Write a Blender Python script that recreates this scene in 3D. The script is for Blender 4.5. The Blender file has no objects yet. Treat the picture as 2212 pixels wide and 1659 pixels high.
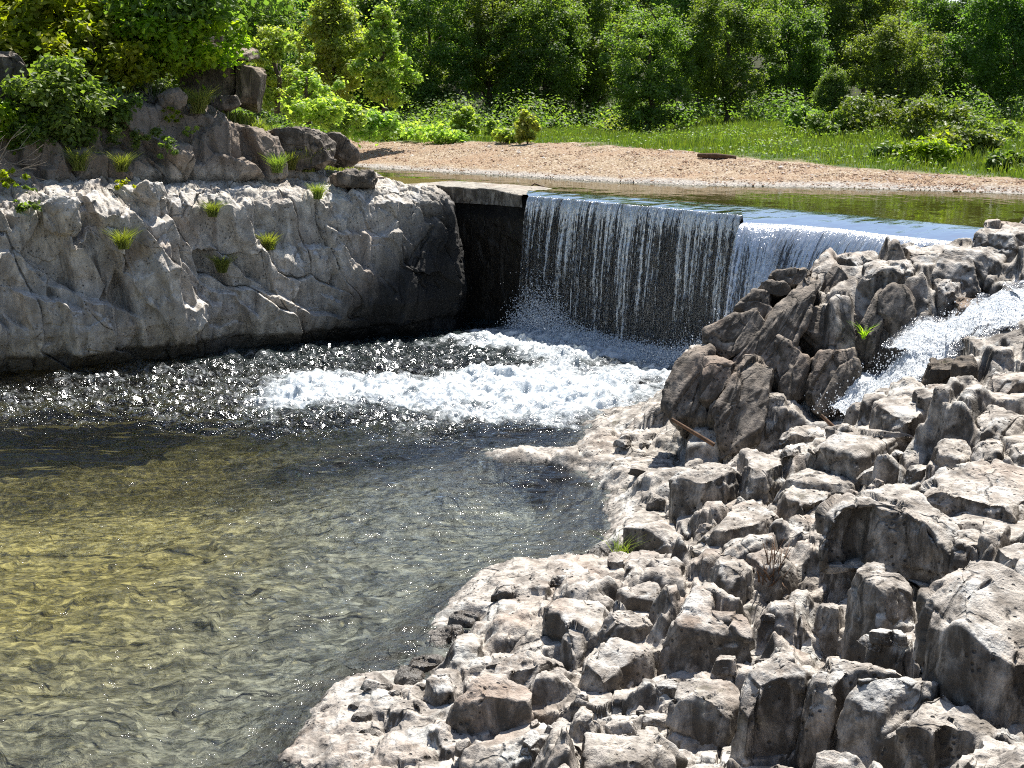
import bpy, math, random
import numpy as np
from mathutils import Vector
R = math.radians
S = bpy.context.scene
C = S.collection
# ---------------------------------------------------------------- camera, sky, sun, exposure
HC = 5.14; FPX = 1487.0; PITCH = R(11.0)
cam_d = bpy.data.cameras.new('camera'); cam = bpy.data.objects.new('camera', cam_d); C.objects.link(cam)
cam.location = (0, 0, HC); cam.rotation_euler = (R(90) - PITCH, 0, 0)
cam_d.sensor_width = 36; cam_d.lens = 36 * FPX / 1024; cam_d.clip_end = 2000; cam_d.clip_start = 0.1
S.camera = cam
SUN_EL, SUN_AZ = R(60), R(24)
w = bpy.data.worlds.new('World'); S.world = w; w.use_nodes = True
nt = w.node_tree; sky = nt.nodes.new('ShaderNodeTexSky'); sky.sky_type = 'NISHITA'; sky.sun_disc = False
sky.sun_elevation = SUN_EL; sky.sun_rotation = SUN_AZ; sky.altitude = 200
nt.links.new(sky.outputs[0], nt.nodes['Background'].inputs[0]); nt.nodes['Background'].inputs[1].default_value = 0.075
sd = bpy.data.lights.new('sun', 'SUN'); sd.energy = 5.0; sd.angle = R(0.5); sd.color = (1, .96, .89)
sun = bpy.data.objects.new('sun', sd); C.objects.link(sun)
sdir = Vector((math.cos(SUN_EL) * math.sin(SUN_AZ), math.cos(SUN_EL) * math.cos(SUN_AZ), math.sin(SUN_EL)))
sun.rotation_euler = sdir.to_track_quat('Z', 'Y').to_euler(); sun.location = (20, 60, 60)
S.view_settings.view_transform = 'Standard'; S.view_settings.look = 'None'
S.view_settings.exposure = 1.0; S.view_settings.gamma = 1
S.cycles.use_denoising = False; S.cycles.transparent_max_bounces = 24; S.cycles.max_bounces = 8; S.cycles.pixel_filter_type = 'BLACKMAN_HARRIS'; S.cycles.filter_width = 1.1
# ---------------------------------------------------------------- authoring helpers (points read off the photo, 2212 wide)
K = 1024 / 2212
def ray(u, v):
    x = (u * K - 512) / FPX; y = (384 - v * K) / FPX
    return np.array([x, math.cos(PITCH) + y * math.sin(PITCH), -math.sin(PITCH) + y * math.cos(PITCH)])
def P(u, v, z=0.0):
    d = ray(u, v); t = (z - HC) / d[2]; return np.array([d[0] * t, d[1] * t, z])
def PD(u, v, D):
    d = ray(u, v); t = D / d[1]; return np.array([d[0] * t, D, HC + d[2] * t])
def uv_of(p):
    x, y, z = p[0], p[1], p[2] - HC
    f = y * math.cos(PITCH) - z * math.sin(PITCH); up = y * math.sin(PITCH) + z * math.cos(PITCH)
    return (512 + FPX * x / f) / K, (384 - FPX * up / f) / K
def c8(x, y): return (1224.5 + x * .4464, 918.4 + y * .4464)
def c7(x, y): return (548.6 + x * .3472, 1082.9 + y * .3472)
def c6(x, y): return (1443.9 + x * .3472, 466.3 + y * .3472)
def c5(x, y): return (877.8 + x * .3968, 329.2 + y * .3968)
# ---------------------------------------------------------------- numpy noise
def h01(ix, iy, iz, s):
    n = (ix.astype(np.int64) * 374761393 + iy.astype(np.int64) * 668265263 + iz.astype(np.int64) * 2147483647 + s * 1274126177) & 0xffffffff
    n = ((n ^ (n >> 13)) * 1274126177) & 0xffffffff
    n = ((n ^ (n >> 16)) * 2246822519) & 0xffffffff
    return ((n ^ (n >> 15)) & 0xffffff) / float(0xffffff)
Z0 = np.zeros(1, np.int64)
def vn2(x, y, s=0):
    ix = np.floor(x); iy = np.floor(y); fx = x - ix; fy = y - iy
    fx = fx * fx * (3 - 2 * fx); fy = fy * fy * (3 - 2 * fy)
    a = h01(ix, iy, Z0, s); b = h01(ix + 1, iy, Z0, s); c = h01(ix, iy + 1, Z0, s); d = h01(ix + 1, iy + 1, Z0, s)
    return (a + (b - a) * fx) * (1 - fy) + (c + (d - c) * fx) * fy
def vn3(x, y, z, s=0):
    iz = np.floor(z); fz = z - iz; fz = fz * fz * (3 - 2 * fz)
    ix = np.floor(x); iy = np.floor(y); fx = x - ix; fy = y - iy
    fx = fx * fx * (3 - 2 * fx); fy = fy * fy * (3 - 2 * fy)
    def pl(zz):
        a = h01(ix, iy, zz, s); b = h01(ix + 1, iy, zz, s); c = h01(ix, iy + 1, zz, s); d = h01(ix + 1, iy + 1, zz, s)
        return (a + (b - a) * fx) * (1 - fy) + (c + (d - c) * fx) * fy
    return pl(iz) * (1 - fz) + pl(iz + 1) * fz
def fbm2(x, y, o=4, s=0, g=.5):
    r = 0; a = 1; t = 0
    for i in range(o):
        r = r + a * (vn2(x, y, s + i) - .5); t += a; a *= g
        x, y = x * 1.7 + y * 1.15 + 7.3, y * 1.7 - x * 1.15 + 3.1
    return r / t * 2
def fbm3(x, y, z, o=4, s=0, g=.5):
    r = 0; a = 1; t = 0
    for i in range(o):
        r = r + a * (vn3(x, y, z, s + i) - .5); t += a; a *= g; x = x * 2.03 + 5.1; y = y * 2.03 + 1.7; z = z * 2.03 + 9.2
    return r / t * 2
def vor2(x, y, s=0, jit=.9):
    ix = np.floor(x); iy = np.floor(y)
    z = lambda: np.zeros(x.shape)
    f1 = np.full(x.shape, 9.); f2 = np.full(x.shape, 9.); cx, cy, dx, dy = z(), z(), z(), z()
    for a in (-1, 0, 1):
        for b in (-1, 0, 1):
            gx = ix + a; gy = iy + b
            px = gx + .5 + jit * (h01(gx, gy, Z0, s) - .5); py = gy + .5 + jit * (h01(gx, gy, Z0, s + 7) - .5)
            d = np.hypot(x - px, y - py); m = d < f1; m2 = (~m) & (d < f2)
            f2 = np.where(m, f1, np.where(m2, d, f2)); dx = np.where(m, cx, np.where(m2, px, dx)); dy = np.where(m, cy, np.where(m2, py, dy))
            f1 = np.where(m, d, f1); cx = np.where(m, px, cx); cy = np.where(m, py, cy)
    rs = [(h01(np.floor(p), np.floor(q), Z0, s + 11), h01(np.floor(p), np.floor(q), Z0, s + 13), h01(np.floor(p), np.floor(q), Z0, s + 17)) for p, q in ((cx, cy), (dx, dy))]
    return f1, f2, cx, cy, *rs[0], dx, dy, *rs[1]
def vor3(x, y, z, s=0, jit=.9):
    ix = np.floor(x); iy = np.floor(y); iz = np.floor(z)
    f1 = np.full(x.shape, 9.); f2 = np.full(x.shape, 9.); cx = np.zeros(x.shape); cy = np.zeros(x.shape); cz = np.zeros(x.shape)
    for a in (-1, 0, 1):
        for b in (-1, 0, 1):
            for c in (-1, 0, 1):
                gx = ix + a; gy = iy + b; gz = iz + c
                px = gx + .5 + jit * (h01(gx, gy, gz, s) - .5); py = gy + .5 + jit * (h01(gx, gy, gz, s + 7) - .5); pz = gz + .5 + jit * (h01(gx, gy, gz, s + 9) - .5)
                d = np.sqrt((x - px) ** 2 + (y - py) ** 2 + (z - pz) ** 2); m = d < f1
                f2 = np.where(m, f1, np.minimum(f2, d)); f1 = np.where(m, d, f1); cx = np.where(m, px, cx); cy = np.where(m, py, cy); cz = np.where(m, pz, cz)
    gx = np.floor(cx); gy = np.floor(cy); gz = np.floor(cz)
    return f1, f2, cx, cy, cz, h01(gx, gy, gz, s + 11), h01(gx, gy, gz, s + 13), h01(gx, gy, gz, s + 17)
def ss(a, b, x): t = np.clip((x - a) / (b - a), 0, 1); return t * t * (3 - 2 * t)
def tps(pts):
    pts = np.array(pts, float); X = pts[:, :2]; n = len(X)
    d = np.linalg.norm(X[:, None] - X[None], axis=2); Km = np.where(d > 0, d * d * np.log(d + 1e-9), 0) + np.eye(n) * .15
    Pm = np.hstack([np.ones((n, 1)), X]); A = np.block([[Km, Pm], [Pm.T, np.zeros((3, 3))]])
    sol = np.linalg.solve(A, np.concatenate([pts[:, 2], np.zeros(3)]))
    def f(x, y):
        x = np.asarray(x, float); y = np.asarray(y, float)
        r = sol[n] + sol[n + 1] * x + sol[n + 2] * y
        for i in range(n):
            dd = (x - X[i, 0]) ** 2 + (y - X[i, 1]) ** 2; r = r + sol[i] * .5 * dd * np.log(dd + 1e-12)
        return r
    return f
def sdist(poly, x, y):
    poly = np.array(poly); n = len(poly); d = np.full(x.shape, 1e9); ins = np.zeros(x.shape, bool)
    for i in range(n):
        a = poly[i]; b = poly[(i + 1) % n]; ex, ey = b[0] - a[0], b[1] - a[1]; wx = x - a[0]; wy = y - a[1]
        t = np.clip((wx * ex + wy * ey) / (ex * ex + ey * ey + 1e-12), 0, 1); d = np.minimum(d, np.hypot(wx - ex * t, wy - ey * t))
        cond = ((a[1] > y) != (b[1] > y)) & (x < (b[0] - a[0]) * (y - a[1]) / (b[1] - a[1] + 1e-12) + a[0]); ins ^= cond
    return np.where(ins, -d, d)
# ---------------------------------------------------------------- objects
def tag(o, label=None, cat=None, group=None, kind=None):
    if label: o['label'] = label
    if cat: o['category'] = cat
    if group: o['group'] = group
    if kind: o['kind'] = kind
    return o
def mesh(name, V, F, mat=None, smooth=True, attrs=None):
    V = np.asarray(V, np.float32).reshape(-1, 3)
    me = bpy.data.meshes.new(name); me.vertices.add(len(V)); me.vertices.foreach_set('co', V.ravel())
    if isinstance(F, np.ndarray):
        k = F.shape[1]; n = len(F); me.loops.add(n * k); me.loops.foreach_set('vertex_index', F.astype(np.int32).ravel())
        me.polygons.add(n); me.polygons.foreach_set('loop_start', np.arange(n, dtype=np.int32) * k)
        me.polygons.foreach_set('loop_total', np.full(n, k, np.int32))
    else:
        tot = [len(f) for f in F]; me.loops.add(sum(tot)); me.loops.foreach_set('vertex_index', np.concatenate([np.array(f) for f in F]).astype(np.int32))
        me.polygons.add(len(F)); me.polygons.foreach_set('loop_start', np.concatenate([[0], np.cumsum(tot)[:-1]]).astype(np.int32)); me.polygons.foreach_set('loop_total', np.array(tot, np.int32))
    me.polygons.foreach_set('use_smooth', np.full(len(me.polygons), smooth))
    for an, av in (attrs or {}).items():
        a = me.attributes.new(an, 'FLOAT', 'POINT'); a.data.foreach_set('value', np.asarray(av, np.float32).ravel())
    me.update(calc_edges=True); me.validate()
    if mat: me.materials.append(mat)
    return me
def link(name, me, parent=None, loc=None):
    o = bpy.data.objects.new(name, me); C.objects.link(o)
    if parent: o.parent = parent
    if loc is not None: o.location = loc
    return o
def empty(name, loc=(0, 0, 0)):
    o = bpy.data.objects.new(name, None); C.objects.link(o); o.location = loc; o.empty_display_size = .2; return o
def gridF(nr, nc):
    i = np.arange(nr * nc).reshape(nr, nc); return np.stack([i[:-1, :-1], i[:-1, 1:], i[1:, 1:], i[1:, :-1]], -1).reshape(-1, 4)
def tube(pts, rad, n=7):
    pts = np.array(pts, float); V = []; m = len(pts)
    for i in range(m):
        d = pts[min(i + 1, m - 1)] - pts[max(i - 1, 0)]; d /= np.linalg.norm(d) + 1e-9
        a = np.cross(d, [0.3, .9, .31]); a /= np.linalg.norm(a) + 1e-9; b = np.cross(d, a)
        for k in range(n):
            t = 2 * math.pi * k / n; V.append(pts[i] + rad[i] * (a * math.cos(t) + b * math.sin(t)))
    F = [(i * n + k, i * n + (k + 1) % n, (i + 1) * n + (k + 1) % n, (i + 1) * n + k) for i in range(m - 1) for k in range(n)]
    V.append(pts[-1]); e = len(V) - 1
    F += [((m - 1) * n + k, (m - 1) * n + (k + 1) % n, e, e) for k in range(n)]
    return np.array(V), np.array([f if f[2] != f[3] else (f[0], f[1], f[2], f[2]) for f in F])
def join(parts):
    V = []; F = []; o = 0
    for v, f in parts:
        V.append(v); F.extend([tuple(dict.fromkeys((q + o).tolist())) for q in np.asarray(f)]); o += len(v)
    return np.concatenate(V), F
# ---------------------------------------------------------------- materials
class NT:
    def __init__(s, name):
        s.m = bpy.data.materials.new(name); s.m.use_nodes = True; s.t = s.m.node_tree; s.t.nodes.clear(); s.out = s.n('OutputMaterial')
        s.co = None
    def n(s, ty, **kw):
        nd = s.t.nodes.new('ShaderNode' + ty)
        for k, v in kw.items(): setattr(nd, k, v)
        return nd
    def l(s, a, b): s.t.links.new(a, b)
    def set(s, sock, v):
        if v is None: return
        if isinstance(v, bpy.types.NodeSocket): s.l(v, sock)
        elif isinstance(v, tuple) and len(v) == 3 and sock.type == 'RGBA': sock.default_value = (*v, 1)
        else: sock.default_value = v
    def geo(s): return s.n('NewGeometry')
    def pos(s, sc=(1, 1, 1), rot=(0, 0, 0), obj=False):
        if obj: src = s.n('TexCoord').outputs['Object']
        else: src = s.n('NewGeometry').outputs['Position']
        mp = s.n('Mapping'); s.l(src, mp.inputs[0]); mp.inputs['Scale'].default_value = sc; mp.inputs['Rotation'].default_value = rot
        return mp.outputs[0]
    def noise(s, vec, scale=1, detail=4, rough=.5, dist=0, col=False):
        nd = s.n('TexNoise'); s.l(vec, nd.inputs['Vector']); nd.inputs['Scale'].default_value = scale; nd.inputs['Detail'].default_value = detail
        nd.inputs['Roughness'].default_value = rough; nd.inputs['Distortion'].default_value = dist
        return nd.outputs[1 if col else 0]
    def vor(s, vec, scale=1, feat='F1', out=0):
        nd = s.n('TexVoronoi', feature=feat); s.l(vec, nd.inputs['Vector']); nd.inputs['Scale'].default_value = scale; return nd.outputs[out]
    def ramp(s, fac, stops, interp='LINEAR'):
        nd = s.n('ValToRGB'); s.l(fac, nd.inputs[0]); cr = nd.color_ramp; cr.interpolation = interp
        while len(cr.elements) < len(stops): cr.elements.new(.5)
        for e, (p, c) in zip(cr.elements, stops):
            e.position = p; e.color = (*c, 1) if isinstance(c, tuple) else (c, c, c, 1)
        return nd.outputs[0]
    def mix(s, f, a, b, mode='MIX'):
        nd = s.n('Mix', data_type='RGBA', blend_type=mode); s.set(nd.inputs[0], f); s.set(nd.inputs[6], a); s.set(nd.inputs[7], b); return nd.outputs[2]
    def math(s, op, a, b=None, c=None, clamp=False):
        nd = s.n('Math', operation=op, use_clamp=clamp); s.set(nd.inputs[0], a); s.set(nd.inputs[1], b)
        if c is not None: s.set(nd.inputs[2], c)
        return nd.outputs[0]
    def mr(s, v, a, b, c=0., d=1.):
        nd = s.n('MapRange', interpolation_type='SMOOTHSTEP'); s.set(nd.inputs[0], v)
        for i, q in enumerate((a, b, c, d)): nd.inputs[i + 1].default_value = q
        return nd.outputs[0]
    def bump(s, h, dist, strength=1, normal=None):
        nd = s.n('Bump'); s.l(h, nd.inputs['Height']); nd.inputs['Distance'].default_value = dist; nd.inputs['Strength'].default_value = strength
        if normal: s.l(normal, nd.inputs['Normal'])
        return nd.outputs[0]
    def attr(s, name): return s.n('Attribute', attribute_name=name).outputs['Fac']
    def pr(s, col, rough=.8, bump=None, spec=.3, trans=None, **kw):
        p = s.n('BsdfPrincipled'); s.set(p.inputs['Base Color'], col); s.set(p.inputs['Roughness'], rough); s.set(p.inputs['Specular IOR Level'], spec)
        if bump: s.l(bump, p.inputs['Normal'])
        for k, v in kw.items(): s.set(p.inputs[k.replace('_', ' ')], v)
        return p.outputs[0]
    def mixs(s, f, a, b):
        nd = s.n('MixShader'); s.set(nd.inputs[0], f); s.l(a, nd.inputs[1]); s.l(b, nd.inputs[2]); return nd.outputs[0]
    def adds(s, a, b):
        nd = s.n('AddShader'); s.l(a, nd.inputs[0]); s.l(b, nd.inputs[1]); return nd.outputs[0]
    def done(s, sh): s.l(sh, s.out.inputs[0]); return s.m
def bedcol(t):
    p = t.pos(); n = t.noise(p, 1.3, 5, .6); n2 = t.noise(p, 6, 5, .7, .8); sx = t.n('SeparateXYZ'); t.l(p, sx.inputs[0])
    left = t.mr(t.math('ADD', t.math('ADD', sx.outputs[0], t.math('MULTIPLY', t.math('SUBTRACT', sx.outputs[1], 15), .03)), t.math('MULTIPLY', n, 3)), .0, -4.0)
    left = t.math('MULTIPLY', left, t.mr(t.math('ADD', sx.outputs[1], t.math('MULTIPLY', n, 3)), 13.2, 18.5, .25, 1.))
    a = t.mix(left, (.31, .285, .235), (.42, .325, .11)); b = t.mix(left, (.07, .065, .055), (.09, .07, .018)); col = t.mix(t.mr(n2, .33, .66), b, a)
    vv = t.vor(t.mix(.15, p, t.noise(p, 4, 3, .5, col=True)), 5.5, 'F1'); col = t.mix(t.mr(t.math('ADD', sx.outputs[1], t.math('MULTIPLY', n, 2)), 13.6, 11.4), col, t.mix(n2, (.12, .085, .055), (.36, .26, .17)))
    sp = t.n('SeparateColor'); t.l(t.vor(t.mix(.12, p, t.noise(p, 3, 3, .5, col=True)), 7, 'F1', 1), sp.inputs[0]); k_ = t.math('ADD', .55, t.math('MULTIPLY', sp.outputs[0], 1.0)); cc_ = t.n('CombineColor'); [t.l(k_, cc_.inputs[i]) for i in range(3)]
    col = t.mix(1, col, cc_.outputs[0], 'MULTIPLY'); return t.mix(t.math('MULTIPLY', t.mr(vv, .2, .05), .6), col, (.6, .50, .30))
def m_rock(name, light, dark, stain_shade=(.055, .045, .034), wetz=.25, moss=.15, pits=1.0, sc=1.0, warm=(.34, .25, .19), under=False, dark_end=False, ss_=.9, ck_=.6):
    t = NT(name); p = t.pos(); g = t.geo()
    sep = t.n('SeparateXYZ'); t.l(p, sep.inputs[0]); z = sep.outputs[2]
    sn = t.n('SeparateXYZ'); t.l(g.outputs['Normal'], sn.inputs[0]); nz = sn.outputs[2]
    big = t.noise(p, .9 * sc, 5, .6); med = t.noise(p, 5 * sc, 6, .65); fine = t.noise(p, 38 * sc, 5, .7)
    col = t.mix(t.mr(med, .32, .68), dark, light)
    col = t.mix(t.math('MULTIPLY', t.mr(big, .5, .72), .55), col, warm)
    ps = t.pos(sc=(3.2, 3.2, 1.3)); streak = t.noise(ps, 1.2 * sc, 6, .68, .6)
    side = t.mr(nz, .68, .35)                                     # steep faces darkened: lichen and water streaks, with shade painted into the colour
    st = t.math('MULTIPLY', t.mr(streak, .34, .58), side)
    col = t.mix(t.math('MULTIPLY', st, ss_), col, stain_shade)
    spk = t.mr(fine, .56, .72); col = t.mix(t.math('MULTIPLY', spk, .45), col, (.07, .065, .06))
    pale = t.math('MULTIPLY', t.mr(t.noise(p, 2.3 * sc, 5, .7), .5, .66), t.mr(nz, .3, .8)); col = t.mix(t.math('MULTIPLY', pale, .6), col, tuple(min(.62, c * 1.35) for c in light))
    if moss: col = t.mix(t.math('MULTIPLY', t.mr(t.noise(p, 1.7 * sc, 5, .7), .62, .72), moss * 3), col, (.075, .08, .022))
    zz = t.math('ADD', z, t.math('MULTIPLY', t.math('SUBTRACT', med, .5), .35)); wet = t.mr(zz, wetz + .12, wetz - .08)
    col = t.mix(t.math('MULTIPLY', wet, .75), col, (.03, .024, .017))
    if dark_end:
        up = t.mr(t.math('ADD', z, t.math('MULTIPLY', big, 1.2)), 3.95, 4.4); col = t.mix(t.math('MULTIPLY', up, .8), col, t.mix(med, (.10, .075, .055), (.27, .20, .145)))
    if dark_end:                                                 # wet tone plus corner shade painted near black on the cliff end
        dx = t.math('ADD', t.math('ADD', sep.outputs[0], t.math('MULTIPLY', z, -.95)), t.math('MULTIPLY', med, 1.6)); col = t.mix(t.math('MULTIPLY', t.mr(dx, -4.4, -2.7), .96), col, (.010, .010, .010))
    v = t.vor(t.pos(), 16 * sc, 'F1'); pit = t.math('MULTIPLY', t.mr(v, .28, .1), t.mr(t.noise(p, 3.1, 3, .5), .48, .6))
    col = t.mix(t.math('MULTIPLY', pit, .75 * pits), col, (.03, .027, .024))
    crk = t.vor(t.mix(.12, t.pos(sc=(1, 1, .45)), t.noise(p, 3, 4, .6, col=True)), 2.6 * sc, 'DISTANCE_TO_EDGE'); ck = t.mr(crk, .035, .0)
    ck = t.math('MULTIPLY', ck, t.mr(t.noise(p, 1.9, 3, .5), .5, .62)); col = t.mix(t.math('MULTIPLY', ck, ck_), col, (.03, .027, .022))
    h = t.math('ADD', t.math('MULTIPLY', med, .8), t.math('MULTIPLY', fine, .22)); h = t.math('SUBTRACT', h, t.math('MULTIPLY', pit, .5)); h = t.math('SUBTRACT', h, t.math('MULTIPLY', ck, .6 * ck_))
    b = t.bump(h, .075 / sc, .9)
    if under: col = t.mix(t.mr(z, -.22, -.62), col, bedcol(t))
    rg = t.math('SUBTRACT', .88, t.math('MULTIPLY', wet, .6))
    return t.done(t.pr(col, rg, b, .3))
def m_leaf(name, col, col2, trans=.45, gloss=.35, nsc=.8, ntint=(.75, .85, .9)):
    t = NT(name); g = t.geo(); oi = t.n('ObjectInfo')
    c = t.mix(g.outputs['Random Per Island'], col, col2); c = t.mix(t.mr(t.noise(t.pos(), nsc, 3, .5), .35, .65), c, t.mix(1, c, ntint, 'MULTIPLY'))
    hs = t.n('HueSaturation'); t.l(c, hs.inputs['Color']); t.l(t.math('ADD', t.math('MULTIPLY', oi.outputs['Random'], .05), .475), hs.inputs['Hue']); t.l(t.math('ADD', t.math('MULTIPLY', oi.outputs['Random'], .3), .88), hs.inputs['Value'])
    c = hs.outputs[0]
    d = t.pr(c, .5, None, gloss); tr = t.n('BsdfTranslucent'); t.l(t.mix(1, c, (1.6, 1.75, .5), 'MULTIPLY'), tr.inputs[0])
    return t.done(t.mixs(trans, d, tr.outputs[0]))
def m_plain(name, c1, c2, scale=6, rough=.85, bd=.02):
    t = NT(name); p = t.pos(obj=True); n = t.noise(p, scale, 6, .65); return t.done(t.pr(t.mix(t.mr(n, .3, .7), c1, c2), rough, t.bump(n, bd, .8)))
M = {}
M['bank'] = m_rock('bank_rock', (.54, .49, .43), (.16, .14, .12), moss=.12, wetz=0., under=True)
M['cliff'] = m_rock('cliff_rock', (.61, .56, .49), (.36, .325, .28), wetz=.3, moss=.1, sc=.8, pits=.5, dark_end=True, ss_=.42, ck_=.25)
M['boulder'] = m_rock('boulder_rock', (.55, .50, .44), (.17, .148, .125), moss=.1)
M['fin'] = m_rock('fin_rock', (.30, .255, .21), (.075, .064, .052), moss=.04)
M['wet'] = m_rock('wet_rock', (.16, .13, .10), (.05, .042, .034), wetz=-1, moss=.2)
ZU = 3.0
# ================================================================ right rock bank (bedrock terrain)
SHELF = [(1075,978,.05),(1110,972,.07),(1160,968,.08),(1230,955,.10),(1300,935,.12),(1180,995,.08),(1250,1000,.10),(1300,1020,.12),(1350,960,.16),(1380,920,.16)]
W0 = [(620,1659),(640,1600),(700,1500),(860,1450),(960,1320),(1060,1235),(1250,1205),(1325,1150),(1300,1080),(1290,1050),(1100,1000),(1060,982),(1090,958),(1250,928),(1390,880),(1425,850)]
ctl = [P(u, v, -.02) for u, v in W0]
ctl += [P(u, v, z) for u, v, z in SHELF + [(1000,960,-.5),(1010,1000,-.5),(480,1640,-.7),(560,1480,-.7),(760,1380,-.7),(860,1270,-.7),(960,1170,-.7),(1150,1120,-.7),(1180,1050,-.6),(930,970,-.8),(1000,900,-.9),(1250,860,-.9),(1370,830,-.7),
    (0,1500,-1.2),(200,1250,-1.3),(500,1050,-1.4),(300,1650,-.9),(1450,800,-.4),(1500,770,-.4),
    (800,1620,.1),(800,1540,.08),(950,1560,.22),(1100,1600,.33),(1050,1420,.2),(1150,1500,.35),(1200,1300,.25),(1120,1260,.12),(1300,1400,.5),(1290,1620,.5),(1200,1400,.35),
    (1350,1240,.2),(1450,1280,.4),(1550,1380,.5),(1650,1500,.5),(1500,1590,.45),(1700,1640,.5),(1850,1620,.6),(2050,1640,.8),(2212,1640,1.0),
    (1330,1000,.12),(1200,990,.06),(1380,1080,.15),(1450,1120,.3),(1500,1200,.4),(1650,1150,.6),(1620,1240,.6),(1750,1280,.75),(1850,1350,.8),(2000,1400,1.0),(2150,1480,1.2),(2000,1250,1.1),(1950,1150,1.15),(2100,1130,1.4),(2212,1180,1.5),
    (1480,980,.3),(1560,990,.45),(1650,960,.6),(1750,1030,.75),(1850,1060,.9),(2000,1010,1.2),(2212,1000,1.55),(2100,920,1.6),(1900,900,1.3),(1780,900,.9),(1680,910,.6),
    (2000,830,1.55),(2212,830,1.95),(1850,820,1.25),(2000,750,1.75),(2212,760,2.05),(1940,690,2.1),(2212,690,2.15),
    (2212,630,2.5),(2050,640,2.4),(1950,620,2.5),(1900,560,2.8),(1850,548,2.82),(2000,538,2.88),(2100,525,2.95),(2212,540,2.95),(2212,500,3.1),
    (1800,640,2.35),(1750,640,2.3),(1700,700,1.9),(1650,800,1.35),(1560,860,.85),(1760,780,1.45),(1820,720,1.9),(1670,650,2.15)]]
for u, D, z in [(2212,23,3.1),(2600,20,3.3),(2700,12,2.4),(2600,9,1.8),(2400,6,1.5),(1400,6,.8),(1000,6,.3),(500,6,-.5),(2500,26,3.1),(0,12,-1.2),(0,20,-1.2)]:
    x = (u * K - 512) / FPX * D; ctl.append(np.array([x, D, z]))
for u, v in [(1600,520),(1700,520),(1560,600)]:   # behind the crest, at the foot of the fall
    p = PD(u, v, 25.3); ctl.append(np.array([p[0] * 1.0, p[1], -.5]))
ctl.append(np.array([7.2, 23.4, 1.2])); ctl.append(np.array([5.6, 23.6, .2]))
bank_base = tps(ctl)
def gnd(u, v, f=None):
    f = f or bank_base; d = ray(u, v); tt = np.linspace(5, 30, 1500); X = d[0] * tt; Y = d[1] * tt; Z = HC + d[2] * tt
    b = f(X, Y); k = np.argmax(Z <= b); return np.array([X[k], Y[k], Z[k]])

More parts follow.
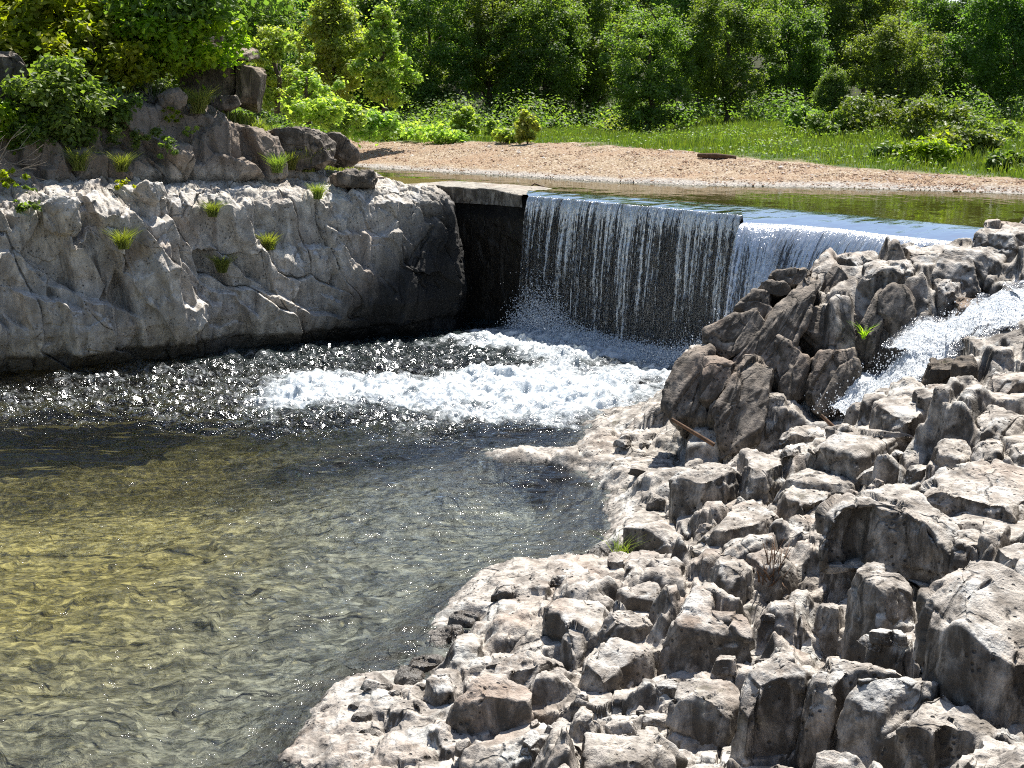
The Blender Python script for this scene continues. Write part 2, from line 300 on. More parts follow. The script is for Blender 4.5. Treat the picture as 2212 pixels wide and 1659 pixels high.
# ---------------------------------------------------------------- traced rocks: (frame, top outline, foot of front face, far-edge lift, material, name, label)
def fin_D(v): return np.interp(v, [540, 980], [20.9, 19.4])
BLK = [
 (c8,[(470,212),(600,185),(700,162),(790,166),(862,160),(850,195),(760,240),(650,252),(560,236),(475,228)],425,.05,'flat topped rectangular block at the water edge with a dark cracked front'),
 (c8,[(850,120),(930,88),(1000,108),(1060,200),(1000,230),(880,225)],345,.12,'dark pointed rock just right of the flat topped block at the water edge'),
 (c8,[(1105,62),(1150,32),(1300,20),(1430,22),(1560,2),(1700,0),(1770,18),(1740,60),(1600,60),(1540,90),(1460,130),(1380,150),(1300,112),(1180,92),(1112,78)],285,.08,'large squarish block with a smooth brown left face below the side stream'),
 (c8,[(1010,236),(1130,205),(1250,194),(1330,196),(1400,260),(1370,300),(1250,290),(1120,262)],330,.06,'thin overlapping slab with a curled right end in front of the large squarish block'),
 (c8,[(1020,292),(1120,256),(1230,264),(1295,300),(1260,345),(1150,372),(1050,338)],430,.06,'smooth pale tilted slab under the thin overlapping slab'),
 (c8,[(1180,400),(1230,340),(1300,300),(1440,262),(1560,278),(1700,328),(1800,390),(1890,430),(1880,500),(1830,520),(1760,470),(1650,420),(1520,400),(1440,360),(1330,360),(1240,390)],650,.22,'broad humped ridge rock with a tall near black front in the middle of the bank'),
 (c8,[(1640,280),(1800,180),(1950,130),(2330,190),(2330,400),(2080,412),(1900,340),(1750,305)],430,.15,'wide layered slab sloping down from the right edge below the cobbly rocks'),
 (c8,[(640,468),(760,400),(870,340),(960,326),(1100,372),(1108,402),(1060,442),(900,500),(800,520),(700,498)],600,.10,'low flaky ledge rock behind the small boulders, left of the humped ridge rock'),
 (c8,[(232,472),(330,436),(470,446),(560,492),(520,540),(400,510),(300,486)],605,.05,'squat dark fronted rock behind the green grass tuft'),
 (c8,[(66,592),(120,570),(205,576),(205,608),(120,625),(72,618)],645,.02,'small flat rock at the water edge left of the grass tuft'),
 (c8,[(395,642),(470,616),(560,642),(558,690),(480,700),(402,672)],748,.03,'small rounded boulder with a bright white top'),
 (c8,[(594,562),(680,526),(752,556),(742,600),(680,612),(612,592)],650,.03,'small wedge shaped rock right behind the white topped boulder'),
 (c8,[(712,614),(800,592),(880,610),(905,665),(850,712),(770,700),(722,662)],860,.04,'brown cubic rock left of the heap of dry twigs'),
 (c8,[(870,602),(990,582),(1060,556),(1112,578),(1085,640),(1000,672),(920,668)],790,.04,'smooth cream rock directly behind the heap of dry twigs'),
 (c8,[(1750,664),(1900,616),(2050,622),(2260,690),(2330,1000),(2130,1042),(1990,985),(1900,920),(1830,860),(1780,800),(1790,720)],1330,.30,'huge pitted boulder filling the right edge, its broad grey top full of holes'),
 (c8,[(1372,692),(1450,642),(1522,642),(1545,706),(1640,726),(1705,796),(1600,815),(1500,812),(1475,760)],1050,.10,'notched block with a stepped top left of the huge pitted boulder'),
 (c8,[(1212,842),(1270,826),(1332,850),(1318,884),(1222,882)],1005,.01,'small cube shaped stone in the gap left of the notched block'),
 (c8,[(1878,502),(1950,476),(2022,488),(2034,560),(1955,596),(1884,560)],640,.05,'small angular stone wedged above the huge pitted boulder'),
 (c8,[(2010,438),(2062,410),(2132,440),(2142,500),(2070,548),(2012,505)],600,.05,'grey pyramid shaped stone near the right edge under the wide layered slab'),
 (c8,[(2050,604),(2120,552),(2330,560),(2330,640),(2212,672),(2100,642)],700,.08,'pale lumpy rock touching the right edge above the huge pitted boulder'),
 (c8,[(470,905),(505,790),(585,742),(660,752),(700,800),(675,870),(720,925),(830,948),(925,925),(935,955),(880,1000),(760,1000),(640,975),(540,960)],1190,.22,'tall dark wall of rock with a rusty orange right shoulder'),
 (c8,[(48,1135),(150,1070),(250,990),(380,952),(428,962),(400,1036),(310,1085),(255,1130),(185,1195),(120,1160)],1310,.15,'long cream slab pointing up to the tall dark wall of rock'),
 (c8,[(150,905),(250,862),(335,852),(430,925),(335,955),(280,948),(200,938)],1060,.08,'pale angular rock above the long cream slab'),
 (c8,[(222,795),(300,762),(420,752),(502,785),(480,850),(390,835),(300,826)],900,.06,'low cream rock with dark undercut behind the pale angular rock'),
 (c8,[(506,1282),(560,1202),(622,1176),(722,1190),(792,1228),(842,1296),(765,1385),(662,1338),(562,1300)],1560,.10,'cube shaped block with a bright flat pink grey top at the bottom of the bank'),
 (c8,[(835,1245),(870,1172),(970,1132),(1100,1120),(1212,1082),(1180,1150),(1150,1210),(1050,1225),(950,1240),(890,1300)],1640,.16,'ridge crested rock with a thin white rim right of the cube shaped block'),
 (c8,[(1240,1024),(1330,1030),(1450,1060),(1560,1098),(1680,1132),(1645,1195),(1500,1200),(1390,1190),(1320,1215),(1275,1285),(1175,1270),(1200,1150)],1640,.18,'pale saddle shaped rock with a scooped hollow near the bottom'),
 (c8,[(1352,1210),(1500,1212),(1620,1190),(1700,1162),(1830,1200),(1812,1245),(1660,1280),(1560,1300),(1450,1262)],1640,.05,'knobbly pitted rock in front of the saddle shaped rock'),
 (c8,[(1568,1362),(1700,1284),(1850,1262),(1910,1300),(2060,1340),(2130,1440),(2100,1480),(2000,1495),(1900,1478),(1830,1448),(1770,1490),(1700,1448),(1580,1435)],1610,.12,'big angular block with jagged front edge in the lower right corner'),
 (c8,[(1795,1645),(1950,1592),(2150,1572),(2250,1660),(2150,1720),(1900,1720)],1800,.03,'low grey slab under the big angular block in the lower right corner'),
 (c8,[(22,1372),(65,1332),(130,1358),(160,1402),(110,1432),(40,1415)],1545,.03,'narrow upright stone left of the big dark hollow'),
 (c8,[(80,1480),(200,1422),(300,1478),(430,1500),(520,1500),(510,1610),(380,1670),(110,1670)],1800,.05,'mossy lumpy rock at the bottom edge with yellow green patches'),
 (c7,[(1805,642),(1880,602),(2020,598),(2150,604),(2215,660),(2190,740),(2120,790),(2000,865),(1945,800),(1905,700)],950,.10,'smooth white boulder split by a dark crack'),
 (c7,[(1060,1085),(1130,1036),(1205,1032),(1245,1080),(1220,1135),(1130,1130)],1270,.04,'grey knob of rock at the left end of the shaded hollow'),
 (c7,[(1225,1155),(1330,1112),(1450,1065),(1560,1072),(1700,1140),(1780,1190),(1700,1215),(1500,1205),(1330,1190)],1400,.04,'dark shaded ledge with vertical ribs behind the white rock shelf'),
 (c7,[(1430,1055),(1540,955),(1660,872),(1800,850),(1950,955),(1890,1010),(1720,1080),(1560,1085)],1150,.15,'speckled grey green hump of rock left of the long cream slab'),
 (c7,[(890,1035),(960,985),(1050,1005),(1040,1050),(960,1085),(900,1070)],1100,.02,'small flat cream stone overhanging the water edge'),
 (c7,[(965,940),(1060,900),(1165,920),(1160,965),(1060,985),(980,975)],1020,.02,'small cream stone stacked above the overhanging flat stone'),
 (c7,[(1085,800),(1200,760),(1290,770),(1260,830),(1180,842),(1095,830)],870,.02,'pinkish wedge stone on the shore above the stacked cream stone'),
 (c7,[(1190,660),(1280,635),(1390,650),(1380,700),(1300,712),(1210,700)],760,.02,'dark undercut stone on the shore with a thin pale top'),
 (c6,[(660,1330),(790,1285),(900,1290),(1000,1290),(1010,1340),(880,1350),(740,1355)],1410,.05,'rough ledge of rock directly left of the large squarish block'),
 (c6,[(1660,1400),(1740,1352),(1850,1370),(1890,1440),(1790,1470),(1690,1450)],1540,.06,'rounded cobbly boulder right of the large squarish block'),
 (c6,[(1900,1400),(1950,1345),(2040,1352),(2090,1430),(2040,1480),(1930,1465)],1540,.05,'rounded boulder with a smooth pale back second from the right edge'),
 (c6,[(2110,1420),(2170,1370),(2330,1370),(2330,1460),(2212,1500),(2140,1480)],1530,.05,'rounded boulder cut by the right edge beside the pale backed one'),
 (c6,[(1930,1200),(2020,1165),(2150,1165),(2220,1220),(2180,1300),(2060,1310),(1950,1280)],1370,.08,'smooth domed rock with dark groove under the side stream'),
 (c6,[(1530,1060),(1660,1035),(1830,1040),(1930,1080),(1850,1110),(1700,1120),(1560,1100)],1180,.05,'layered slab along the near edge of the side stream'),
 (c6,[(1980,1020),(2050,930),(2120,915),(2330,930),(2330,1000),(2150,1030),(2030,1050)],1110,.08,'dark based slab beside the side stream at the right edge'),
 (c6,[(1215,1180),(1330,1130),(1480,1110),(1620,1150),(1680,1210),(1500,1250),(1350,1240)],1330,.06,'striped grey rock below the foot of the side stream'),
 (c6,[(1905,120),(1985,25),(2070,5),(2150,0),(2330,20),(2330,100),(2120,140),(2000,145)],200,.25,'grey domed rock at the right end of the dam crest'),
 (c6,[(1045,232),(1100,192),(1200,186),(1290,200),(1315,240),(1210,262),(1100,255)],300,.06,'flat flaky rock on the crest in front of the bright right hand fall'),
 (c6,[(1150,300),(1300,270),(1500,262),(1520,310),(1460,330),(1300,325),(1180,330)],440,.08,'pale ledge with a dark triangular underside on top of the bank'),
 (c6,[(1640,400),(1720,365),(1850,340),(1900,380),(1830,420),(1700,425)],480,.06,'brown wedge of rock above the head of the side stream'),
 (c6,[(1450,170),(1600,160),(1800,150),(1950,160),(2100,200),(2050,250),(1850,255),(1650,240),(1500,220)],300,.08,'long flat pale rock just under the crest of the right bank'),
]
WETB = [
 (c6,[(1872,705),(1955,662),(2045,690),(2085,740),(2060,790),(1960,800),(1885,770)],900,.05,'dark wet boulder standing in the white side stream'),
 (c6,[(1600,960),(1680,905),(1760,930),(1790,990),(1720,1015),(1620,1000)],1040,.03,'low black wet rock along the near edge of the white stream'),
 (c6,[(1760,980),(1800,925),(1890,930),(1910,985),(1840,1010)],1050,.03,'mossy wet rock right beside the low black wet rock'),
 (c6,[(1710,580),(1800,555),(1900,560),(2000,590),(1940,625),(1800,625)],655,.02,'thin wet dark ledge above the white stream'),
]
FIN = [
 ([(870,340),(945,320),(875,520),(840,650),(760,800),(640,960),(520,1080),(400,1250),(300,1400),(240,1250),(330,1060),(440,880),(600,700),(700,560),(800,420)],0,'long slanting fin of rock, the tallest of the leaning group'),
 ([(480,885),(560,905),(630,960),(615,1150),(560,1380),(420,1440),(280,1510),(275,1250),(400,1050),(450,950)],-.35,'dark square headed block at the foot of the long slanting fin'),
 ([(1040,290),(1110,340),(1125,500),(1240,560),(1150,640),(1000,560),(930,540),(960,420)],.35,'grey pyramid peak behind the long slanting fin'),
 ([(645,352),(780,315),(890,330),(830,460),(760,440),(640,385)],.35,'thin white edged plate on top of the leaning rocks'),
 ([(560,440),(620,375),(790,400),(770,490),(640,480)],.25,'second thin plate just below the white edged plate'),
 ([(440,530),(540,470),(630,480),(640,620),(560,645),(390,610)],.2,'stepped brown rock against the bright right hand fall'),
 ([(250,700),(330,645),(600,565),(650,640),(600,710),(480,810),(350,900),(255,870)],0,'rough rock slope facing the foot of the bright fall'),
 ([(195,910),(270,870),(400,920),(370,1100),(250,1240),(185,1090)],-.25,'upright dark rock left of the square headed block'),
 ([(0,1050),(100,860),(190,830),(245,780),(260,900),(205,1080),(240,1240),(285,1440),(120,1320),(0,1180)],-.1,'crumbly rock foot next to the foam band'),
 ([(850,560),(1000,560),(1240,580),(1290,640),(1190,840),(1000,760),(900,880),(800,760)],.15,'broad cracked rock between the slanting fin and the leaning plank of rock'),
 ([(1320,440),(1380,470),(1310,700),(1260,880),(1180,940),(1140,840),(1220,640),(1285,480)],-.1,'leaning plank of rock with a fern growing on it'),
 ([(1310,470),(1400,425),(1520,480),(1565,600),(1545,720),(1480,800),(1390,760),(1310,600)],-.15,'black undercut boulder at the head of the side stream'),
 ([(1030,770),(1150,830),(1170,960),(1090,1180),(960,1210),(870,1070),(900,880)],-.15,'dark rock stack over the hollow left of the side stream'),
 ([(690,760),(820,830),(900,940),(860,1110),(700,1130),(630,970)],-.05,'shadowed rock right of the square headed block'),
]
def solve_block(fr, poly, vb, dz, lab):
    Q = np.array([fr(*q) for q in poly]); k = int(np.argmax(Q[:, 1])); vf = fr(0, vb)[1]; g = gnd(Q[k, 0], vf); zt = PD(Q[k, 0], Q[k, 1], g[1])[2]; vmin, vmax = Q[:, 1].min(), Q[:, 1].max()
    pts = np.array([P(u, v, zt + dz * (vmax - v) / (vmax - vmin)) for u, v in Q]); return pts, g[2]
BL = [(*solve_block(*b), b[4], 'boulder') for b in BLK] + [(*solve_block(*b), b[4], 'wet') for b in WETB]
def step(x, y, sc, amp, tilt, s, wid=.09, k=0):
    wx = x + fbm2(x * 1.7 / sc, y * 1.7 / sc, 2, s + 50) * .10 * sc; wy = y + fbm2(x * 1.7 / sc, y * 1.7 / sc, 2, s + 60) * .10 * sc
    a = .35; X = (wx * math.cos(a) + wy * math.sin(a)) / sc; Y = (wy * math.cos(a) - wx * math.sin(a)) / sc * 1.25
    f1, f2, cx, cy, r1, r2, r3, dx, dy, t1, t2, t3 = vor2(X, Y, s); e = f2 - f1
    h1 = amp * (r1 - .45) * 2 + tilt * sc * ((X - cx) * (r2 - .5) * 2 + (Y - cy) * (r3 - .5) * 2)
    h2 = amp * (t1 - .45) * 2 + tilt * sc * ((X - dx) * (t2 - .5) * 2 + (Y - dy) * (t3 - .5) * 2)
    if k:
        def bs(px, py):
            py = py / 1.25; return bank_base((px * math.cos(a) - py * math.sin(a)) * sc, (py * math.cos(a) + px * math.sin(a)) * sc) - B
        h1 = h1 + k * bs(cx, cy); h2 = h2 + k * bs(dx, dy)
    wl = .5 + .5 * np.clip(e / (wid / sc), 0, 1); hh = h1 * wl + h2 * (1 - wl)
    hh = hh - ss(.07 / sc, 0, e) * amp * .8 * (r3 > .35)
    return hh, r1, e
nc, nr = 1180, 1250
ang = np.linspace(-.38, .52, nc); dd = 5.5 * (27.5 / 5.5) ** np.linspace(0, 1, nr)
A, D = np.meshgrid(ang, dd); X = A * D; Y = D.copy()
B = bank_base(X, Y)
near = ss(17, 11, Y)
s1, r1, e1 = step(X, Y, 1.25, .20, .32, 3, .22, k=.85); s2, r2, e2 = step(X, Y, .52, .12, .6, 5, .10); s3, r3, e3 = step(X, Y, .21, .028, .6, 9, .055); s4, _, _ = step(X, Y, .09, .009, .5, 21, .03)
amp = (ss(-.35, .35, B) * .9 + .1) * (1 - .5 * ss(2.2, 2.8, B)); shelf = ss(.42, .08, B); pm = ss(-.25, .3, fbm2(X * .9, Y * .9, 3, 90))
Z = B - .03 + .13 * ss(-.12, .06, B) + amp * (s1 * (1 - .8 * shelf) + s2 * (1 - .6 * shelf) + s3 * (.45 + .55 * pm) + s4 * (.5 + .5 * pm)) + fbm2(X * 2.2, Y * 2.2, 3, 33) * .05
def filt(A, r, ax, fn):
    B_ = A.copy()
    for i in range(1, r + 1):
        B_ = fn(B_, np.roll(A, i, ax)); B_ = fn(B_, np.roll(A, -i, ax))
    return B_
Z = filt(filt(Z, 6, 1, np.minimum), 6, 1, np.maximum); Z = filt(filt(Z, 4, 0, np.minimum), 4, 0, np.maximum)
Z = Z + np.abs(fbm2(X * 7, Y * 7, 4, 47)) * -.022 + fbm2(X * 24, Y * 24, 3, 43) * .009
for pts, gz, lab, mt in BL:
    x0, x1, y0, y1 = pts[:, 0].min() - .5, pts[:, 0].max() + .5, pts[:, 1].min() - .6, pts[:, 1].max() + .4
    ii = (X > x0) & (X < x1) & (Y > y0) & (Y < y1)
    sdv = np.minimum(sdist(pts[:, :2], X[ii], Y[ii]), sdist(pts[:, :2] - [0, .28], X[ii], Y[ii])); mk = ss(.16, 0, sdv)
    lim = np.minimum(Z[ii], np.minimum(B[ii] + .02, pts[:, 2].min() - .12)); Z[ii] = Z[ii] * (1 - mk) + lim * mk
# stream bed down the right side
SC = [P(2330,640,2.5), P(2212,668,2.35), P(2120,690,2.2), P(2040,735,1.9), P(1970,790,1.6), P(1890,850,1.2), P(1815,905,.9)]
SW = [.7, .7, .68, .66, .66, .58, .42]
def stream_d(x, y):
    d = np.full(x.shape, 9.); zc = np.zeros(x.shape); wd = np.zeros(x.shape); q = np.zeros(x.shape)
    for i in range(len(SC) - 1):
        a, b = SC[i], SC[i + 1]; e = b[:2] - a[:2]; t = np.clip(((x - a[0]) * e[0] + (y - a[1]) * e[1]) / (e @ e), 0, 1)
        k = np.hypot(x - a[0] - t * e[0], y - a[1] - t * e[1]); m = k < d
        d = np.where(m, k, d); zc = np.where(m, a[2] + (b[2] - a[2]) * t, zc); wd = np.where(m, SW[i] + (SW[i + 1] - SW[i]) * t, wd)
    return d, zc, wd
sdn, szc, swd = stream_d(X, Y); mk = ss(1.7, .8, sdn / swd)
Z = Z * (1 - mk) + mk * (np.minimum(szc, szc + .0) - .16 + (Z - B) * .3)
gy_, gx_ = np.gradient(Z); st_ = np.clip(np.hypot(gy_ / np.gradient(Y, axis=0), gx_ / np.gradient(X, axis=1)) / 1.5, 0, 1)
hx = fbm3(X * 6, Y * 6, Z * 7, 3, 66) * .018 + fbm3(X * 18, Y * 18, Z * 18, 2, 67) * .010; hy = fbm3(X * 6, Y * 6, Z * 7, 3, 68) * .018 + fbm3(X * 18, Y * 18, Z * 18, 2, 69) * .010
BV = np.stack([X + hx * (.15 + st_), Y + hy * (.15 + st_), Z], -1)
dry = mesh('rock_bank', BV, gridF(nr, nc), M['bank'])
ob = link('rock_bank', dry); tag(ob, 'fractured grey bedrock bank running along the right side of the pool', None, kind='structure')
bankZ = Z; 
def bank_z(x, y):
    a = x / y; i = np.clip(np.searchsorted(ang, a), 1, nc - 1); j = np.clip(np.searchsorted(dd, y), 1, nr - 1); return bankZ[j, i]
# ================================================================ left cliff, two tiers, and the slope above it
colu = [-420, -180, 0, 120, 330, 520, 700, 800, 930, 1000]
basev = [None, None, 802, 792, 770, 747, 733, 726, 716, 712]
bp = []
for u, v in zip(colu, basev):
    bp.append(P(u, v, 0)[:2] if v else None)
bp[2] = P(0, 802)[:2]; bp[1] = bp[2] + (bp[2] - bp[4]) * .55; bp[0] = bp[2] + (bp[2] - bp[4]) * 1.6
bp = np.array(bp); tail = np.array([bp[-1] + [.02, 1.0], bp[-1] + [-.3, 3.0], bp[-1] + [-1.2, 8.0]])
prof = dict(
 z1=[3.2,3.2,3.1,3.2,3.25,3.12,3.12,3.12,3.05,2.92, 2.9,2.8,2.4],
 d2=[2.0,2.0,2.0,2.0,2.0,2.0,2.2,2.4,2.8,2.8, 2.8,2.8,2.8],
 zb=[3.5,3.5,3.5,3.4,3.38,3.34,3.34,3.3,3.2,3.05, 2.8,2.5,2.4],
 z2=[4.6,4.6,4.6,4.7,4.95,4.85,4.25,3.45,3.2,3.0, 2.7,2.5,2.4],
 z6=[6.4,6.3,6.2,6.0,5.8,5.0,3.9,3.2,2.7,2.3, 2.3,2.3,2.3],
 z14=[9.5,9.2,8.8,8.2,7.2,5.2,3.3,2.6,2.3,2.2, 2.2,2.2,2.2])
bp = np.vstack([bp, tail]); seg = np.concatenate([[0], np.cumsum(np.hypot(*np.diff(bp, axis=0).T))])
ncl, nrl = 1050, 620
sl = np.concatenate([np.linspace(0, seg[-4], ncl - 60), np.linspace(seg[-4], seg[-1], 61)[1:]]); ncl = len(sl)
bx = np.interp(sl, seg, bp[:, 0]); by = np.interp(sl, seg, bp[:, 1]); G = {k: np.interp(sl, seg, np.array(v, float)) for k, v in prof.items()}
nrm = np.array([-.5, .86]); nx = np.interp(sl, [0, seg[-5], seg[-4], seg[-1]], [nrm[0], nrm[0], -.75, -1]); ny = np.interp(sl, [0, seg[-5], seg[-4], seg[-1]], [nrm[1], nrm[1], .65, .2])
rows = [(0,0*G['z1']-1.3),(.02,0*G['z1']-.1),(.12,0*G['z1']+.25),(-.05,0*G['z1']+.75),(.12,G['z1']*.62),(.28,G['z1']-.25),(.55,G['z1']-.02),(1.2,G['z1']+.08),(G['d2'],G['zb']),(G['d2']+.12,G['zb']*.5+G['z2']*.5),(G['d2']+.35,G['z2']-.06),(G['d2']+.8,G['z2']+.08),(6,G['z6']),(14,G['z14']),(30,G['z14']+3)]
tk = np.array([0, .06, .1, .2, .38, .50, .54, .58, .64, .72, .78, .8, .88, .95, 1.])
tt = np.linspace(0, 1, nrl); DD = np.zeros((nrl, ncl)); ZZ = np.zeros((nrl, ncl)); Ra = np.array([np.broadcast_to(r[0], (ncl,)) for r in rows]); Rz = np.array([np.broadcast_to(r[1], (ncl,)) for r in rows])
for i in range(nrl):
    k = min(np.searchsorted(tk, tt[i], 'right') - 1, len(tk) - 2); f = (tt[i] - tk[k]) / (tk[k + 1] - tk[k]); DD[i] = Ra[k] * (1 - f) + Ra[k + 1] * f; ZZ[i] = Rz[k] * (1 - f) + Rz[k + 1] * f
SLs = np.broadcast_to(sl, (nrl, ncl)); X = bx + nx * DD; Y = by + ny * DD
wrp = fbm3(X * .8, Y * .8, ZZ * .8, 3, 71) * .5
f1, f2, cx, cy, cz, r1, r2, r3 = vor3(SLs * .85 + wrp + ZZ * .25, DD * .6, ZZ * .42 + wrp * .6, 5)
g1, g2, _, _, _, q1, q2, q3 = vor3(SLs * 2.4 + wrp * 2, DD * 1.8, ZZ * 1.3 + wrp, 8)
k1, k2, _, _, _, p1, p2, p3 = vor3(SLs * 6.5 + wrp * 4, DD * 5, ZZ * 4 + wrp, 14)
ridge = fbm3(X * 1.1, Y * 1.1, ZZ * .5, 4, 30)
cl = ss(0.02, .12, tt)[:, None]
def butt(sc, amt, zlo, zhi, slope, s, tier=0, wz=.06, thick=.35):
    sw = SLs / sc + fbm2(SLs * 1.1 / sc, ZZ * .8, 3, s + 40) * .28 + ZZ * .05; f1_, f2_, cx_, cy_, a1, a2, a3, dx_, dy_, b1, b2, b3 = vor2(sw, ZZ * .22 / sc + 3.3, s, .95)
    def one(c_, u1, u2, u3):
        top = zlo + (zhi - zlo) * u1 + (u3 - .75) * slope * (sw - c_) * sc * 1.6; return amt * (.25 + u2) * ss(top + wz * .5, top - wz, ZZ + fbm2(SLs * 2.5 / sc, ZZ, 3, s + 45) * .18)
    wl_ = .5 + .5 * np.clip((f2_ - f1_) / (.07 / sc), 0, 1); return one(cx_, a1, a2, a3) * wl_ + one(dx_, b1, b2, b3) * (1 - wl_)
lowt = (tt < .585)[:, None]; hit = ((tt >= .60) & (tt < .80))[:, None] * 1.0
BT = (butt(1.5, .50, .9, 3.6, .8, 201) + butt(.75, .30, .5, 3.5, .9, 211) + butt(.36, .14, .3, 3.4, .8, 221)) * lowt * ss(.03, .12, tt)[:, None]
BT2 = (butt(1.0, .60, 3.6, 5.2, .7, 231) + butt(.45, .28, 3.4, 5.0, .8, 241)) * hit * ss(.60, .66, tt)[:, None]
steep = np.interp(tt, [0, .1, .5, .56, .62, .66, .77, .82, 1], [.7, 1, 1, .35, .3, .8, .8, .3, .3])[:, None]
qm = .45 + .75 * ss(-.1, .4, fbm2(SLs * .5, ZZ * .7, 3, 77))
off = (.34 * (r1 - .5) + .46 * (SLs * .85 + wrp + ZZ * .25 - cx) * (r2 - .3) * 2 - .10 * ss(.03, 0, f2 - f1) * (r3 > .55) + (.12 * (q1 - .5) + .16 * (q3 - .5) * (g1 - .4) + .05 * (p3 - .5) * (k1 - .4)) * qm - .03 * ss(.04, 0, g2 - g1) * qm * (q3 > .5) + .04 * (p1 - .5) * qm + .14 * ridge + .035 * fbm3(X * 4, Y * 4, ZZ * 3, 4, 31)) * steep
up = (.20 * (r3 - .5) + .10 * (q2 - .5) - .05 * ss(.15, 0, g2 - g1) + .03 * (p2 - .5) + .12 * fbm2(X * 2.3, Y * 2.3, 4, 17) + .04 * fbm2(X * 11, Y * 11, 3, 18)) * np.interp(tt, [0, .3, .48, .56, .63, .7, .8, .9, 1], [0, .3, 1, 1, .7, .3, 1.0, 1.0, 1.0])[:, None]
rub = ss(.50, .56, tt)[:, None] * ss(.68, .62, tt)[:, None] * .05 * (p3 - .5)
off = off + BT * (1 - .9 * ss(seg[-5] - 1.2, seg[-4] - .3, SLs)) + BT2
X = X - nx * off; Y = Y - ny * off; ZZ = ZZ + up + rub
cliffV = np.stack([X, Y, ZZ], -1)
t = NT('slope_cover'); 
link_m = M['cliff']
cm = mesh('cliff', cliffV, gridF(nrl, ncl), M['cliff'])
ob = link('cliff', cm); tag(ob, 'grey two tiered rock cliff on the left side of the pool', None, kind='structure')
def cliff_at(u, v, tmin=0):                                       # nearest cliff vertex seen at that spot of the photo
    Pp = cliffV.reshape(-1, 3); zc = Pp[:, 2] - HC; f = Pp[:, 1] * math.cos(PITCH) - zc * math.sin(PITCH); uu = (512 + FPX * Pp[:, 0] / f) / K; vv = (384 - FPX * (Pp[:, 1] * math.sin(PITCH) + zc * math.cos(PITCH)) / f) / K
    d = np.hypot(uu - u, vv - v); c = np.where(d < 7)[0]
    if len(c) == 0: return Pp[np.argmin(d)].copy()
    return Pp[c[np.argmin(Pp[c, 1])]].copy()
# ================================================================ dam line, upper river, gravel bar and meadow
LA = np.array([P(u, v, ZU)[:2] for u, v in [(955,388),(1145,412),(1350,425),(1560,440),(1850,465),(2125,492),(2330,512)]])
LBl = np.array([P(u, v, 2.93)[:2] for u, v in [(1143,425),(1160,426),(1350,443),(1480,455),(1604,467)]])
LBr = np.array([P(u, v, 2.85)[:2] for u, v in [(1606,482),(1700,486),(1800,494),(1900,507),(2040,521),(2200,538)]])
CAP = [PD(u, v, D) for u, v, D in [(958,399,35.0),(1060,410,34.1),(1128,420,33.3)]]
def grass_edge_w(x): return np.interp(x, [-30, -8, -4.7, 0, 3, 5.5, 8, 11, 16], [9, 8.5, 8, 7.5, 7.8, 5.5, 3.4, 2.2, 1.6])
def bar_h(x): return np.interp(x, [-30, -8, -4.7, 0, 3, 5.5, 8, 11, 16], [.5, .5, .52, .66, .7, .52, .36, .26, .22])
sh = np.array([P(u, v, ZU)[:2] for u, v in [(300,330),(600,345),(760,357),(800,362),(1000,374),(1170,384),(1330,393),(1500,400),(1800,405),(2000,411),(2212,419),(2500,430)]])
sh = sh[np.argsort(sh[:, 0])]
def ysh(x): return np.interp(x, sh[:, 0], sh[:, 1]) + (x > sh[-1, 0]) * (x - sh[-1, 0]) * -.8
def terr(x, y):
    q = y - ysh(x); ww = grass_edge_w(x); hb = bar_h(x)
    z = np.where(q < 0, 2.98 + q * .16, 2.98 + hb * ss(-.2, 1, q / ww)); z = np.maximum(z, 2.2)
    z = z + ss(0, 1, q) * (fbm2(x * .5, y * .5, 3, 8) * .10 * ss(0, 4, q)) - ss(12, 30, q) * .15 * ss(8, 4, x) + .55 * ss(5, 10, x) * ss(2, 13, q)
    hk = 1 - .8 * ss(.24, .36, x / np.maximum(y, 1))
    hill = np.maximum(0, y - 92) * .12 * ss(92, 112, y) + np.maximum(0, y - 92) * .04
    hill = np.where(y > 200, (108) * .16 - (y - 200) * .02, hill)
    return z + hill * hk
nct, nrt = 700, 760
ta = np.linspace(-.62, .62, nct); f = np.linspace(0, 1, nrt)
Ang = np.broadcast_to(ta, (nrt, nct))
ycr = np.array([np.interp(0, [0], [0])] * nct)
# dam line crossing for every view column: march along y until past the line A
LAx = np.vstack([[LA[0] + [-30, 26]], LA, [LA[-1] + [12, -9]]])
def ydam(x): return np.interp(x, LAx[:, 0], LAx[:, 1])
yy0 = np.zeros(nct)
for i, a in enumerate(ta):
    ys_ = np.linspace(8, 70, 1500); k = np.argmax(ys_ > ydam(a * ys_)); yy0[i] = ys_[k]
Yt = (yy0[None] + .15) * ((420 / (yy0[None] + .15)) ** (f[:, None] ** 1.25)); Xt = Ang * Yt
q = Yt - ysh(Xt); Zt = terr(Xt, Yt) + ss(.0, .4, q) * (fbm2(Xt * 2.2, Yt * 2.2, 4, 81) * .05 + fbm2(Xt * 9, Yt * 9, 2, 85) * .02) * ss(100, 60, Yt)
gr = ss(-.6, .8, (q - grass_edge_w(Xt)) + fbm2(Xt * .8, Yt * .8, 4, 91) * 1.6)
patch = ss(.05, .35, fbm2(Xt * .45 + 3, Yt * .45, 4, 95)) * ss(-2.5, -.5, Xt - 3.5) * 0
t = NT('terrain'); p = t.pos(); mm = t.attr('grass'); qa = t.attr('shore')
st = t.vor(p, 24, 'F1', 1); sep = t.n('SeparateColor'); t.l(st, sep.inputs[0])
gcol = t.ramp(sep.outputs[0], [(0, (.17, .10, .062)), (.3, (.26, .19, .12)), (.6, (.32, .245, .16)), (.85, (.40, .325, .23)), (1, (.5, .43, .36))])
gcol = t.mix(t.math('MULTIPLY', t.mr(t.noise(p, .55, 4, .6), .42, .62), .6), gcol, (.30, .195, .12))
